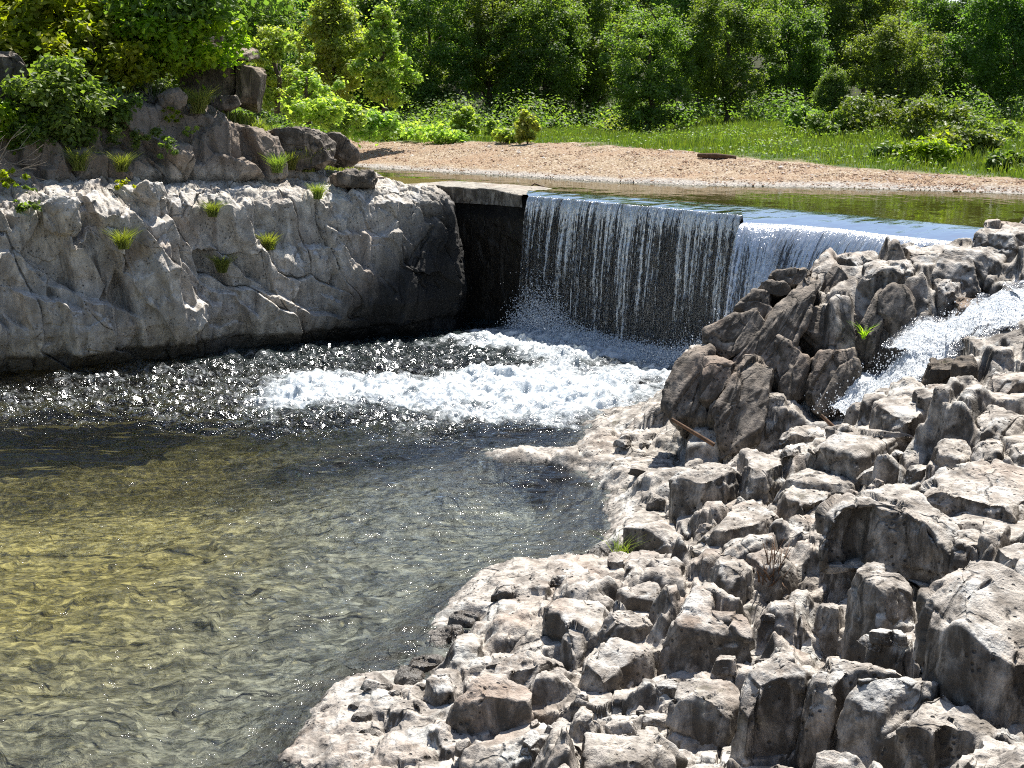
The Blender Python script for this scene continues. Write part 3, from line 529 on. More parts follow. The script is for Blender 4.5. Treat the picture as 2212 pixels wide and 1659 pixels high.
gcol = t.mix(t.mr(t.math('ADD', qa, t.math('MULTIPLY', t.noise(p, 2.5, 3), .8)), 1.5, .75), gcol, t.mix(sep.outputs[1], (.20, .185, .17), (.44, .40, .35)))
gcol = t.mix(t.mr(t.math('ADD', qa, t.math('MULTIPLY', t.noise(p, 5, 3), .3)), .14, .05), gcol, (.40, .37, .32))
gcol = t.mix(t.mr(qa, .02, -.15), gcol, (.27, .22, .12))
grc = t.mix(t.mr(t.noise(p, 1.3, 5, .7), .35, .65), (.045, .08, .018), (.08, .125, .03)); grc = t.mix(t.math('MULTIPLY', t.mr(t.noise(p, 4, 4, .6), .55, .7), .5), grc, (.2, .16, .09))
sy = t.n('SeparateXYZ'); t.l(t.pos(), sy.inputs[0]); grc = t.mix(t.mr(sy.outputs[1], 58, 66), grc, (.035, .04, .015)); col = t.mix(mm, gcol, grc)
v = t.vor(p, 24, 'F1'); b = t.bump(t.math('ADD', v, t.noise(p, 30, 3)), .03, .9)
M['terrain'] = t.done(t.pr(col, .9, b, .2))
ob = link('terrain', mesh('terrain', np.stack([Xt, Yt, Zt], -1), gridF(nrt, nct), M['terrain'], attrs={'grass': gr, 'shore': q}))
tag(ob, 'tan gravel bar and green meadow rising to the wooded hillside behind the river', None, kind='structure')
# upper river
t = NT('river_water'); p = t.pos(sc=(1, .55, 1), rot=(0, 0, .5))
n = t.noise(p, 1.1, 4, .6); n2 = t.noise(p, 7, 3, .5)
bn = t.bump(t.math('ADD', n, t.math('MULTIPLY', n2, .08)), .035, .35)
fr = t.n('Fresnel'); fr.inputs['IOR'].default_value = 1.33; t.l(bn, fr.inputs['Normal'])
gl = t.n('BsdfGlossy'); gl.inputs['Roughness'].default_value = .03; t.l(bn, gl.inputs['Normal'])
tr = t.n('BsdfTransparent'); tr.inputs[0].default_value = (.52, .54, .32, 1)
df = t.n('BsdfDiffuse'); df.inputs[0].default_value = (.055, .075, .02, 1)
M['river'] = t.done(t.mixs(fr.outputs[0], t.mixs(.22, tr.outputs[0], df.outputs[0]), gl.outputs[0]))
nrr = 160; fw = np.linspace(0, 1, nrr)[:, None]
yf = np.zeros(nct)
for i, a in enumerate(ta):
    ys_ = np.linspace(10, 90, 1600); k = np.argmax((ys_ > ysh(a * ys_) + 1.2) & (ys_ > yy0[i])); yf[i] = ys_[k] if k else yy0[i] + 3
Yr = yy0[None] * (1 - fw) + np.maximum(yf, yy0 + 1)[None] * fw; Xr = ta[None] * Yr
ob = link('river', mesh('river', np.stack([Xr, Yr, 0 * Yr + ZU + fbm2(Xr * 1.5, Yr * 1.1, 3, 3) * .004], -1), gridF(nrr, nct), M['river'])); tag(ob, 'calm green river above the dam', None, kind='structure')
# ================================================================ concrete dam
def polyline(pts, n):
    pts = np.array(pts); s = np.concatenate([[0], np.cumsum(np.linalg.norm(np.diff(pts, axis=0), axis=1))]); q = np.linspace(0, s[-1], n); return np.stack([np.interp(q, s, pts[:, i]) for i in range(pts.shape[1])], -1)
M['dam'] = m_rock('dam_concrete', (.016, .016, .016), (.006, .006, .006), wetz=2.35, moss=0, pits=.3, warm=(.014, .013, .012), stain_shade=(.004, .004, .004))
M['cap'] = m_rock('cap_concrete', (.36, .33, .28), (.20, .18, .155), wetz=-1, moss=.08, pits=.4)
def dam_wall(name, front, zt_, back=2.0, n=260, m=90, par=None, mat=None, zb=-1.2, rough=.06, seed=0, lean=0.):
    L = polyline(front, n); d = np.gradient(L, axis=0); d /= np.linalg.norm(d, axis=1)[:, None]; N = np.stack([-d[:, 1], d[:, 0]], -1); N *= np.sign(N[:, 1])[:, None]
    ztv = np.interp(L[:, 0], [CAP[0][0], CAP[1][0], CAP[2][0]], [3.06, 3.03, 2.97]) if zt_ == 0 else np.full(n, zt_); zt = 3.0 if zt_ == 0 else zt_
    prof = [(0, z) for z in np.linspace(zb, zt - .03, m)] + [(b, zt) for b in np.linspace(.03, back, 24)] + [(back, zb)]
    V = []
    for i, (b, z) in enumerate(prof):
        x = L[:, 0] + N[:, 0] * (b + lean * (z - zt) / 3 * -1 * 0); y = L[:, 1] + N[:, 1] * b; zz = np.full(n, z) + (ztv - zt) * (i >= m - 1)
        r = fbm3(x * 2, y * 2, zz * 1.5, 4, seed) * rough + rough * .8 * (vor3(x * 3, y * 3, zz * 2.2, seed)[5] - .5)
        r = r * (1 if i < m else .0); x = x + N[:, 0] * r; y = y + N[:, 1] * r
        if i >= m and i < len(prof) - 1: zz = zz + fbm2(x * 3, y * 3, 3, seed) * .02
        V.append(np.stack([x, y, zz], -1))
    return mesh(name, np.array(V), gridF(len(prof), n), mat or M['dam'])
dam = empty('dam', (*LBl[0], 0)); tag(dam, 'low concrete dam with dark wet face behind the waterfall', 'dam')
def lk(name, me, par):
    o = link(name, me, par); o.location = -np.array(par.location); return o
Lw = np.vstack([CAP[0][:2] + [-.9, .75], CAP[0][:2], CAP[1][:2], CAP[2][:2], LBl[1:]])
def shift(L, k):
    d = np.gradient(L, axis=0); d /= np.linalg.norm(d, axis=1)[:, None]; N = np.stack([-d[:, 1], d[:, 0]], -1); N *= np.sign(N[:, 1])[:, None]; return L + N * k
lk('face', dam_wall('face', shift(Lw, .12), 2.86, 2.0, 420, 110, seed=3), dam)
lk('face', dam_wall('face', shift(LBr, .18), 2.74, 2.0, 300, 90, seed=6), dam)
capL = np.vstack([CAP[0][:2] + [-.9, .75], CAP[0][:2], CAP[1][:2], CAP[2][:2]])
lk('capping', dam_wall('capping', capL, 0, 1.5, 220, 14, mat=M['cap'], zb=2.68, rough=.07, seed=9), dam)
# flow over the crest: smooth glassy tongue between line A and the lip
t = NT('crest_water'); p = t.pos(sc=(1, 1, 1)); n = t.noise(p, 3.2, 4, .55); bn = t.bump(n, .03, .5)
gl = t.n('BsdfGlossy'); gl.inputs['Roughness'].default_value = .06; t.l(bn, gl.inputs['Normal'])
fr = t.n('Fresnel'); fr.inputs['IOR'].default_value = 1.45; t.l(bn, fr.inputs['Normal'])
df = t.n('BsdfDiffuse'); df.inputs[0].default_value = (.06, .075, .085, 1); tr = t.n('BsdfTransparent'); tr.inputs[0].default_value = (.5, .52, .5, 1)
M['crest'] = t.done(t.mixs(t.math('ADD', fr.outputs[0], .08, clamp=True), t.mixs(.5, df.outputs[0], tr.outputs[0]), gl.outputs[0]))
def crest(name, back, front, zf, n, m=26):
    a = polyline(back, n); b = polyline(front, n); fv = np.linspace(0, 1, m)[:, None]
    x = a[None, :, 0] * (1 - fv) + b[None, :, 0] * fv; y = a[None, :, 1] * (1 - fv) + b[None, :, 1] * fv
    z = (ZU + .006) * (1 - fv ** 1.6) + zf * fv ** 1.6 + fbm2(x * 2.2, y * 2.2, 3, 11) * .018 * ss(0, .4, fv) + 0 * x
    return mesh(name, np.stack([x, y, z], -1), gridF(m, n), M['crest'])
iA = polyline(LA, 600); 
def sub(L, u0, u1):
    us = np.array([uv_of((x, y, ZU))[0] for x, y in L]); return L[(us >= u0) & (us <= u1)]
wf = empty('waterfall', (*LBl[2], 2.9)); tag(wf, 'sheet of white water falling over the dam in thin strands', None, kind='structure')
lk('crest_flow', crest('crest_flow', sub(iA, 1125, 1600), LBl, 2.945, 240), wf)
lk('crest_flow', crest('crest_flow', sub(iA, 1598, 2330), LBr, 2.86, 300), wf)
# falling sheets
def m_fall(name, dens, glit):
    t = NT(name); a = t.n('Attribute', attribute_name='fs').outputs['Fac']; b = t.n('Attribute', attribute_name='ft').outputs['Fac']
    def vec(sx, sy, off=0):
        c = t.n('CombineXYZ'); t.l(t.math('MULTIPLY', a, sx), c.inputs[0]); t.l(t.math('MULTIPLY', b, sy), c.inputs[1]); c.inputs[2].default_value = off; return c.outputs[0]
    s1 = t.noise(vec(9, .55), 1, 5, .6, .3); s2 = t.noise(vec(26, 1.6, 3), 1, 4, .6, .2); s3 = t.noise(vec(24, 26, 7), 1, 3, .6, .6); big = t.noise(vec(1.6, .25, 5), 1, 2, .5); br = t.noise(vec(6, 9, 9), 1, 5, .7, 1.2)
    st = t.math('ADD', t.math('MULTIPLY', s1, .5), t.math('MULTIPLY', s2, .5)); st = t.math('ADD', st, t.math('MULTIPLY', t.math('SUBTRACT', big, .5), .5))
    st = t.math('ADD', st, t.math('MULTIPLY', t.math('SUBTRACT', s3, .5), .35))
    low = t.mr(b, .25, 1.0); topk = t.mr(b, .2, .0); st = t.mix(t.math('MULTIPLY', low, .55), st, t.math('ADD', t.math('MULTIPLY', st, .5), t.math('MULTIPLY', br, .5)))
    thr = t.math('ADD', t.math('SUBTRACT', .5 - dens, t.math('MULTIPLY', topk, .12)), t.math('MULTIPLY', low, .07)); d = t.math('SUBTRACT', st, thr); al = t.mr(d, -.03, .1)
    hb = t.math('ADD', t.math('MULTIPLY', s2, .7), t.math('ADD', t.math('MULTIPLY', s3, .7), t.math('MULTIPLY', s1, .8))); bn = t.bump(hb, .05, 1)
    gl = t.n('BsdfGlossy'); gl.inputs['Roughness'].default_value = .18; gl.inputs[0].default_value = (.95, .97, 1, 1); t.l(bn, gl.inputs['Normal'])
    df = t.n('BsdfDiffuse'); df.inputs[0].default_value = (.62, .66, .68, 1); t.l(bn, df.inputs['Normal']); tl = t.n('BsdfTranslucent'); tl.inputs[0].default_value = (.8, .83, .86, 1); t.l(bn, tl.inputs['Normal'])
    body = t.mixs(glit, t.mixs(.5, df.outputs[0], tl.outputs[0]), gl.outputs[0]); tr = t.n('BsdfTransparent')
    film = t.mixs(.05, tr.outputs[0], gl.outputs[0])
    return t.done(t.mixs(al, film, body))
M['fall_l'] = m_fall('fall_strands', -.01, .4); M['fall_r'] = m_fall('fall_sheet', .02, .55)
def fall(name, lip, z0, z1, v0, n, m, mat, s0=0, seed=0, fan=0.):
    L = polyline(lip, n); d = np.gradient(L, axis=0); d /= np.linalg.norm(d, axis=1)[:, None]; N = np.stack([d[:, 1], -d[:, 0]], -1); N *= -np.sign(N[:, 1])[:, None]
    s = np.concatenate([[0], np.cumsum(np.linalg.norm(np.diff(L, axis=0), axis=1))]); T = math.sqrt((z0 - z1) / 4.9)
    tq = (np.linspace(0, 1, m) ** .8)[:, None] * T; S_ = np.broadcast_to(s, (m, n))
    rp = (fbm2(S_ * 7, tq * 1.3 + 0 * S_, 3, seed) * .05 + fbm2(S_ * 22, tq * 4 + 0 * S_, 3, seed + 3) * .022 + fbm2(S_ * 6, tq * 16 + 0 * S_, 3, seed + 6) * .05 * (tq / T) ** 1.5) * ss(0, .12, tq)
    v = v0 * (1 + .25 * fbm2(S_ * 1.3, 0 * S_, 3, seed + 9)); o = v * tq + rp
    x = L[:, 0] + N[:, 0] * o; y = L[:, 1] + N[:, 1] * o; z = z0 - 4.9 * tq ** 2 + 0 * x + .015
    return mesh(name, np.stack([x, y, z], -1), gridF(m, n), mat, attrs={'fs': S_ + s0, 'ft': 4.9 * tq ** 2 / (z0 - z1) + 0 * S_})
lk('strand_sheet', fall('strand_sheet', LBl, 2.93, -.05, .45, 900, 260, M['fall_l'], 0, 2), wf)
lk('bright_sheet', fall('bright_sheet', LBr, 2.85, -.05, 1.35, 900, 240, M['fall_r'], 11, 4), wf)
lk('bright_sheet', fall('bright_sheet', shift(LBr, -.06), 2.84, -.05, 1.55, 900, 200, M['fall_r'], 51, 8), wf)
# ================================================================ pool and its bed
FOAM = [P(u, v)[:2] for u, v in [(500,860),(650,815),(900,812),(1100,795),(1300,782),(1420,765),(1530,725),(1600,760),(1500,820),(1430,870),(1350,900),(1200,915),(1000,900),(800,892),(600,886)]]
FOAM2 = [P(u, v)[:2] for u, v in [(960,728),(1050,716),(1130,700),(1200,706),(1350,722),(1500,735),(1560,745),(1450,790),(1290,778),(1180,775),(1050,755)]]
CHOP = [P(u, v)[:2] for u, v in [(-200,850),(0,830),(300,780),(600,745),(950,722),(1500,720),(1500,800),(1430,880),(1250,925),(950,940),(500,925),(200,905),(-200,915)]]
nc, nr = 1100, 1150; ang2 = np.linspace(-.46, .30, nc); d2 = 6 * (36 / 6) ** np.linspace(0, 1, nr); A2, D2 = np.meshgrid(ang2, d2); X = A2 * D2; Y = D2
n1 = fbm2(X * 1.3, Y * 1.3, 5, 4); sd1 = sdist(FOAM, X, Y); sd2 = sdist(FOAM2, X, Y); sd3 = sdist(CHOP, X, Y)
fo = np.maximum(np.maximum(ss(1.6, -1.3, sd1 + n1 * 1.3), .33 * ss(1.6, -1.5, sd3 + n1 * 2)), ss(.8, -.5, sd2 + n1 * .8) * .92); ch = ss(.9, -1.0, sd3 + n1 * 1.2)
wx = X + n1 * .3
wav = (fbm2(X * .9, Y * 1.9, 3, 12) * .06 + fbm2(X * 3.2 + n1, Y * 6.5, 3, 15) * .042 + fbm2(X * 9, Y * 16, 2, 19) * .003) * (1 + ch * 1.5) + ch * (fbm2(X * 4, Y * 6, 3, 25) * .13 + fbm2(X * 10, Y * 14, 2, 27) * .045)
rdg = 1 - np.abs(fbm2(X * 2.6, Y * 3.4, 5, 35, .6)) * 2.2
hump = fo * (.02 + .045 * rdg * ss(.1, 1, fo) + .03 * fbm2(X * 7, Y * 7, 4, 37))
t = NT('pool_water'); p = t.pos(sc=(1, 1.9, 1)); pp = t.pos(); fa = t.attr('foam'); ca = t.attr('chop')
na = t.noise(p, 5, 3, .5, .4); nb = t.noise(p, 17, 4, .6, .3); ncn = t.noise(pp, 34, 3, .7)
hh = t.math('ADD', t.math('MULTIPLY', na, .6), t.math('MULTIPLY', nb, t.math('ADD', .14, t.math('MULTIPLY', ca, .30)))); hh = t.math('ADD', hh, t.math('MULTIPLY', ncn, .03))
bd = t.n('Bump'); t.l(hh, bd.inputs['Height']); t.l(t.math('ADD', .042, t.math('MULTIPLY', ca, .20)), bd.inputs['Distance']); bn = bd.outputs[0]
fr = t.n('Fresnel'); fr.inputs['IOR'].default_value = 1.36; t.l(bn, fr.inputs['Normal'])
gl = t.n('BsdfGlossy'); t.l(t.math('ADD', .03, t.math('MULTIPLY', ca, .09)), gl.inputs['Roughness']); t.l(bn, gl.inputs['Normal'])
tr = t.n('BsdfTransparent'); deep = t.attr('deep'); tc = t.mix(deep, (.70, .75, .74), (.24, .30, .27)); t.l(tc, tr.inputs[0])
df = t.n('BsdfDiffuse'); df.inputs[0].default_value = (.03, .045, .045, 1)
water = t.mixs(t.math('MULTIPLY', fr.outputs[0], 1.08, clamp=True), t.mixs(t.math('MULTIPLY', deep, .5), tr.outputs[0], df.outputs[0]), gl.outputs[0])
fn = t.noise(t.pos(sc=(1, 1.5, 1), rot=(0, 0, .2)), 6, 8, .75, .8); fn2 = t.noise(t.pos(sc=(.7, 1.6, 1)), 1.6, 4, .6, 1.2)
fm = t.mr(t.math('ADD', t.math('ADD', fa, t.math('MULTIPLY', t.math('SUBTRACT', fn, .5), 1.5)), t.math('MULTIPLY', t.math('SUBTRACT', fn2, .5), .8)), .30, 1.15)
fb = t.bump(t.math('ADD', fn, t.math('MULTIPLY', t.noise(pp, 28, 4, .6), .2)), .035, .8)
foam = t.adds(t.mixs(.0, t.pr(t.mix(fm, (.45, .5, .52), (.80, .83, .84)), .55, fb, .4), t.pr((.8, .8, .8), .5)), t.pr((0, 0, 0), 1, None, 0)) if 0 else t.pr(t.mix(t.mr(fn, .3, .7), (.40, .46, .50), (.72, .75, .76)), .5, fb, .4)
M['pool'] = t.done(t.mixs(fm, water, foam))
dp = ss(13.5, 24, Y) * ss(-1.4, -.2, -1.2 + 0 * X + ss(1.5, 6, Y) ) ; bz = bank_base(X, Y)
deep_a = np.clip(ss(27, 33, Y - fbm2(X * .3, Y * .3, 2, 3) * 2) + 0 * X, 0, 1) * ss(.0, -.4, bz)
ob = link('pool', mesh('pool', np.stack([X, Y, wav + hump], -1), gridF(nr, nc), M['pool'], attrs={'foam': fo, 'chop': ch, 'deep': deep_a})); tag(ob, 'clear rippled pool below the waterfall with a band of white foam', None, kind='structure')
nb_, mb_ = 360, 360; xa = np.linspace(-17, 10, nb_); ya = np.linspace(4, 37, mb_); X, Y = np.meshgrid(xa, ya)
zb = -.5 - .9 * ss(14, 26, Y) - .25 * ss(2, -6, X) + fbm2(X * .7, Y * .7, 4, 61) * .25 + .10 * (vor2(X * 2.2, Y * 2.2, 5)[4] - .5)
t = NT('pool_bed'); col = bedcol(t); M['bed'] = t.done(t.pr(col, .9, t.bump(t.noise(t.pos(), 6, 5, .7, .8), .08, 1)))
ob = link('pool_bed', mesh('pool_bed', np.stack([X, Y, zb], -1), gridF(mb_, nb_), M['bed'])); tag(ob, 'amber stony bed of the pool under clear water', None, kind='structure')
# cascade down the right side rocks
def m_casc():
    t = NT('cascade_water'); p = t.pos(); e = t.attr('edge'); n = t.noise(p, 7, 6, .72, 1.0); n2 = t.noise(p, 26, 4, .65); n3 = t.noise(p, 2.3, 3, .5)
    k = t.math('ADD', t.math('ADD', e, t.math('MULTIPLY', t.math('SUBTRACT', n, .5), 1.7)), t.math('MULTIPLY', t.math('SUBTRACT', n3, .5), 1.0)); al = t.mr(k, .22, .55)
    b = t.bump(t.math('ADD', n, t.math('MULTIPLY', n2, .5)), .09, 1); f = t.pr((.75, .79, .82), .35, b, .6)
    gl = t.n('BsdfGlossy'); gl.inputs['Roughness'].default_value = .12; t.l(b, gl.inputs['Normal']); tr = t.n('BsdfTransparent')
    a2 = t.mr(k, -.25, -.1); thin = t.mixs(.35, tr.outputs[0], gl.outputs[0])
    return t.done(t.mixs(al, t.mixs(a2, tr.outputs[0], thin), f))
M['cascade'] = m_casc()
L = polyline(np.array(SC), 420); W = np.interp(np.linspace(0, 1, 420), np.linspace(0, 1, len(SW)), SW); d = np.gradient(L[:, :2], axis=0); d /= np.linalg.norm(d, axis=1)[:, None]; N = np.stack([-d[:, 1], d[:, 0]], -1)
o_ = np.linspace(-1, 1, 150)[:, None]; X = L[:, 0] + N[:, 0] * W * .95 * o_; Y = L[:, 1] + N[:, 1] * W * .95 * o_; 
Zc = L[:, 2] + .05 + .3 * W * N[:, 1] * o_ + .05 * (1 - o_ ** 2) + fbm2(X * 3, Y * 3, 4, 5) * .10 + fbm2(X * 11, Y * 11, 3, 6) * .05
ob = link('stream', mesh('stream', np.stack([X, Y, Zc], -1), gridF(150, 420), M['cascade'], attrs={'edge': 1.15 * (1 - np.abs(o_) ** 2.2) - .15 + 0 * X})); tag(ob, 'white rushing side stream between the rocks on the right', None, kind='structure')
# ================================================================ separate rocks
def solid(name, P3, ext, flare=.1, rough=1., seed=0, mat=None, label=None, cat='rock', step_m=.022, taper=0., group=None, squash=1., cuts=9, cutd=(.74, .95), grain=(0, 0, 0)):
    P3 = np.array(P3, float); c = P3.mean(0); ext = np.array(ext, float); n = len(P3)
    Pc = []                                                       # one round of corner cutting keeps the outline, softens corners
    for i in range(n):
        a, b, d = P3[i - 1], P3[i], P3[(i + 1) % n]; Pc += [b + (a - b) * .12, b, b + (d - b) * .12]
    Pc = np.array(Pc); cl = np.vstack([Pc, Pc[:1]]); s = np.concatenate([[0], np.cumsum(np.linalg.norm(np.diff(cl, axis=0), axis=1))]); per = s[-1]
    nb = int(np.clip(per / step_m, 90, 340)); q = np.linspace(0, per, nb, endpoint=False); Bd = np.stack([np.interp(q, s, cl[:, i]) for i in range(3)], -1)
    rad = np.linalg.norm(Bd - c, axis=1).mean(); h = np.linalg.norm(ext); ed = ext / h
    nf = int(np.clip(rad / step_m, 22, 90)); ns = int(np.clip(h / step_m, 20, 100)); r = min(.035, rad * .12)
    rings = []
    for k in range(1, nf + 1): rings.append(c + (Bd - c) * (k / nf) * (1 - r / rad) if k < nf else c + (Bd - c) * (1 - r / rad) + ed * r * .12)
    rings.append(c + (Bd - c) * (1 - r * .3 / rad) + ed * r * .45)
    out = (Bd - c) / (np.linalg.norm(Bd - c, axis=1)[:, None])
    for k in range(ns + 1):
        f = k / ns; rings.append(Bd + ed * (r + f * (h - r)) + out * (flare * h * f) - (Bd - c) * taper * f)
    e = rings[-1]; ce = e.mean(0)
    for k in range(1, 5): rings.append(ce + (e - ce) * (1 - k / 5))
    V = np.vstack([[c]] + rings + [[ce]]); m = len(rings)
    i = np.arange(nb); j = (i + 1) % nb; F = []
    G0 = 1 + np.arange(m)[:, None] * nb
    Fq = np.stack([G0[:-1] + i, G0[1:] + i, G0[1:] + j, G0[:-1] + j], -1).reshape(-1, 4)
    Ft = [(0, 1 + a, 1 + b) for a, b in zip(i, j)]; last = len(V) - 1; Fe = [(last, G0[-1, 0] + b, G0[-1, 0] + a) for a, b in zip(i, j)]
    # displacement along smooth normals
    Gd = V[1:-1].reshape(m, nb, 3); du = np.roll(Gd, -1, 1) - np.roll(Gd, 1, 1); dv = np.gradient(Gd, axis=0); N = np.cross(du, dv); N /= np.linalg.norm(N, axis=2)[:, :, None] + 1e-9
    if ((Gd - c - ext * .5) * N).sum() < 0: N = -N
    rgc = np.random.default_rng(seed); Gf = Gd.reshape(-1, 3); cc = c + ext * .35; nz = -ed
    for kk in range(cuts):
        th = rgc.uniform(0, 6.28); e1 = np.cross(ed, [.31, .2, .93]); e1 = e1 / (np.linalg.norm(e1) + 1e-9) if np.linalg.norm(e1) > .1 else np.array([1., 0, 0]); e2 = np.cross(ed, e1); el = rgc.uniform(-.1, 1.1) if kk < cuts * .75 else rgc.uniform(1.1, 1.5)
        nn = (e1 * math.cos(th) + e2 * math.sin(th)) * math.cos(el) + nz * math.sin(el); pr = (Gf - cc) @ nn; lim = pr.max() * rgc.uniform(*cutd) if el < 1.1 else pr.max() - rgc.uniform(.0, .05)
        ex = np.maximum(0, pr - lim)[:, None]; Gf = Gf - ex * nn * .95
    Gd = Gf.reshape(m, nb, 3); du = np.roll(Gd, -1, 1) - np.roll(Gd, 1, 1); dv = np.gradient(Gd, axis=0); N2 = np.cross(du, dv); N2 /= np.linalg.norm(N2, axis=2)[:, :, None] + 1e-9
    N = N2 if (N2 * N).sum() > 0 else -N2
    fade = ss(0, 5, np.arange(m))[:, None]
    gv = np.array(grain, float); Gq = Gd - (Gd @ gv)[..., None] * gv * (.72 if np.any(gv) else 0)
    x, y, z = [Gq[..., i] + seed * 3.7 for i in range(3)]; sz = max(.25, min(rad * 1.0, .8)); wr = fbm3(x * 2, y * 2, z * 2, 2, seed) * .25
    f1, f2, cx, cy, cz, r1, r2, r3 = vor3(x / sz + wr, y / sz + wr, z / sz * .7 + wr, seed)
    g1, g2, _, _, _, q1, q2, q3 = vor3(x / sz * 2.7 + wr, y / sz * 2.7 + wr, z / sz * 1.6 - wr, seed + 4)
    side = ss(nf - 2, nf + 3, np.arange(m))[:, None]; top = 1 - side
    pm = ss(-.1, .35, fbm3(x * 1.8, y * 1.8, z * 1.8, 2, seed + 2))
    d = (.13 * sz * (r1 - .5) + .17 * sz * ((x / sz + wr - cx) * (r2 - .5) + (y / sz + wr - cy) * (r3 - .5)) * 2 - .045 * sz * ss(.045, 0, f2 - f1)) * (1 - .35 * top)
    d = d + (.07 * sz * (q1 - .5) + .10 * sz * (q3 - .5) * (g1 - .4) * 2 - .03 * sz * ss(.05, 0, g2 - g1)) * (.35 + .65 * pm) * (1 - .45 * top)
    d = d + .05 * sz * fbm3(x * 4, y * 4, z * 4, 4, seed + 8) + .018 * fbm3(x * 14, y * 14, z * 11, 4, seed + 9) - .03 * sz * np.abs(fbm3(x * 7, y * 7, z * 3, 3, seed + 5))
    d = d + side * fbm2(q[None] * 6 + seed, 0 * side + z * .7, 3, seed) * .035
    V[1:-1] = (Gd + N * (d * rough * fade)[..., None]).reshape(-1, 3)
    F = [tuple(f) for f in Fq] + Ft + Fe
    base = V[np.argmax(V @ ed)] if 0 else (c + ext)
    V = V - base
    me = mesh(name, V, F, M[mat or 'boulder']); o = link(name, me, loc=base)
    if label: tag(o, label, cat, group)
    return o
for i, (pts, gz, lab, mt) in enumerate(BL):
    zt = pts[:, 2].min(); h = max(.2, zt - gz) + .35
    Pq = pts.copy(); Pq[:, 2] += .14 * (mt == 'wet'); solid('boulder', Pq, (0, -.06 * h, -h), flare=.14, cutd=(.70, .94), cuts=11, seed=20 + i, mat=mt, label=lab, rough=1.0)
for i, (poly, dD, lab) in enumerate(FIN):
    pts = []
    for q in poly:
        u, v = c6(*q); pts.append(PD(u, v, fin_D(v) + dD))
    pts = np.array(pts); pts = pts.mean(0) + (pts - pts.mean(0)) * 1.10
    solid('leaning_rock', pts, (.12, .75, -.25), flare=.0, seed=80 + i, mat='fin', label=lab, rough=1.15, cuts=12, grain=(.45, .32, .834), step_m=.026)

# loose angular stones lying in the joints of the bank: eight shapes, shared by the copies
SM = []
for i in range(8):
    rs = np.random.default_rng(300 + i); a = np.sort(rs.uniform(0, 6.28, 7)); rr = rs.uniform(.7, 1.1, 7) * .5
    o = solid('stone', np.stack([np.cos(a) * rr, np.sin(a) * rr * .75, .3 + rs.uniform(-.08, .08, 7)], -1), (rs.uniform(-.1, .1), rs.uniform(-.1, .1), -.55), flare=.25, seed=310 + i, mat='boulder', cuts=14, step_m=.05, rough=.8); SM.append(o)
rs = np.random.default_rng(77); k = 0
while k < 90:
    u = rs.uniform(700, 2190); v = rs.uniform(930, 1650); d = ray(u, v); tq = np.linspace(6, 30, 900); bz = bank_base(d[0] * tq, d[1] * tq); j = np.argmax(HC + d[2] * tq <= bz)
    x, y = d[0] * tq[j], d[1] * tq[j]; z = bank_z(x, y)
    if bz[j] < .06 or any(sdist(p_[:, :2], np.array([x]), np.array([y]))[0] < .04 for p_, _, _, _ in BL): continue
    o = SM[k % 8] if k < 8 else SM[k % 8].copy()
    if k >= 8: C.objects.link(o)
    o.location = (x, y, z - .02); sc = rs.uniform(.10, .28) * (1 + .5 * (y > 14)); o.scale = (sc, sc, sc * rs.uniform(.6, 1.0)); o.rotation_euler = (rs.uniform(-.35, .35), rs.uniform(-.35, .35), rs.uniform(0, 6.28))
    tag(o, 'small loose angular stone lying in a joint between the larger rocks of the right bank', 'stone', 'loose angular stones on the right bank'); k += 1
# ================================================================ vegetation
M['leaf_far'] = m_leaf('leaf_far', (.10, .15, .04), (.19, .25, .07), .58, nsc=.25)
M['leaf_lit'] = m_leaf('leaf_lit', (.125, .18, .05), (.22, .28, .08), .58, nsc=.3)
M['leaf_near'] = m_leaf('leaf_near', (.17, .215, .016), (.36, .39, .03), .58, nsc=1.2, ntint=(.7, .85, 1))
M['leaf_young'] = m_leaf('leaf_young', (.24, .30, .08), (.40, .44, .13), .6)
M['grass'] = m_leaf('grass_blades', (.075, .135, .025), (.15, .21, .05), .4, nsc=.9, ntint=(1.2, 1.0, .9))
M['grass2'] = m_leaf('grass_bright', (.13, .17, .03), (.26, .28, .08), .45)
M['juniper'] = m_leaf('juniper_green', (.07, .08, .02), (.13, .14, .035), .2)
M['bark'] = m_plain('bark', (.11, .085, .06), (.04, .03, .022), 7)
M['deadwood'] = m_plain('dead_wood', (.30, .26, .21), (.14, .115, .09), 9)
M['brownwood'] = m_plain('brown_wood', (.16, .09, .05), (.06, .035, .02), 9)
rng = np.random.default_rng(5)
def leaves(cent, crad, n, size, rg, flat=.75, shell=.45, droop=.3, asp=.62, loose=.35, lmax=.45):
    """leaf faces scattered through clumps: cent (k,3), crad (k,)"""
    k = len(cent); w_ = crad ** 2; idx = rg.choice(k, n, p=w_ / w_.sum())
    d = rg.normal(size=(n, 3)); d /= np.linalg.norm(d, axis=1)[:, None]; r = rg.random(n) ** shell
    p = cent[idx] + d * (r * crad[idx])[:, None] * np.array([1, 1, flat]); m_ = rg.random(n) < loose; p = p + m_[:, None] * rg.normal(size=(n, 3)) * np.minimum(crad[idx] * .5, lmax)[:, None]
    nn = d * .6 + rg.normal(size=(n, 3)) * .55 + np.array([0, 0, .95]); nn /= np.linalg.norm(nn, axis=1)[:, None]
    a = np.cross(nn, rg.normal(size=(n, 3))); a /= np.linalg.norm(a, axis=1)[:, None]; a[:, 2] -= droop * rg.random(n); a /= np.linalg.norm(a, axis=1)[:, None]; b = np.cross(nn, a)
    L = (size * (.6 + .8 * rg.random(n)))[:, None]
    V = np.stack([p - a * L * .5, p + b * L * asp * .5 + nn * L * .06, p + a * L * .5, p - b * L * asp * .5 + nn * L * .06], 1).reshape(-1, 3)
    return V, np.arange(n * 4).reshape(-1, 4)
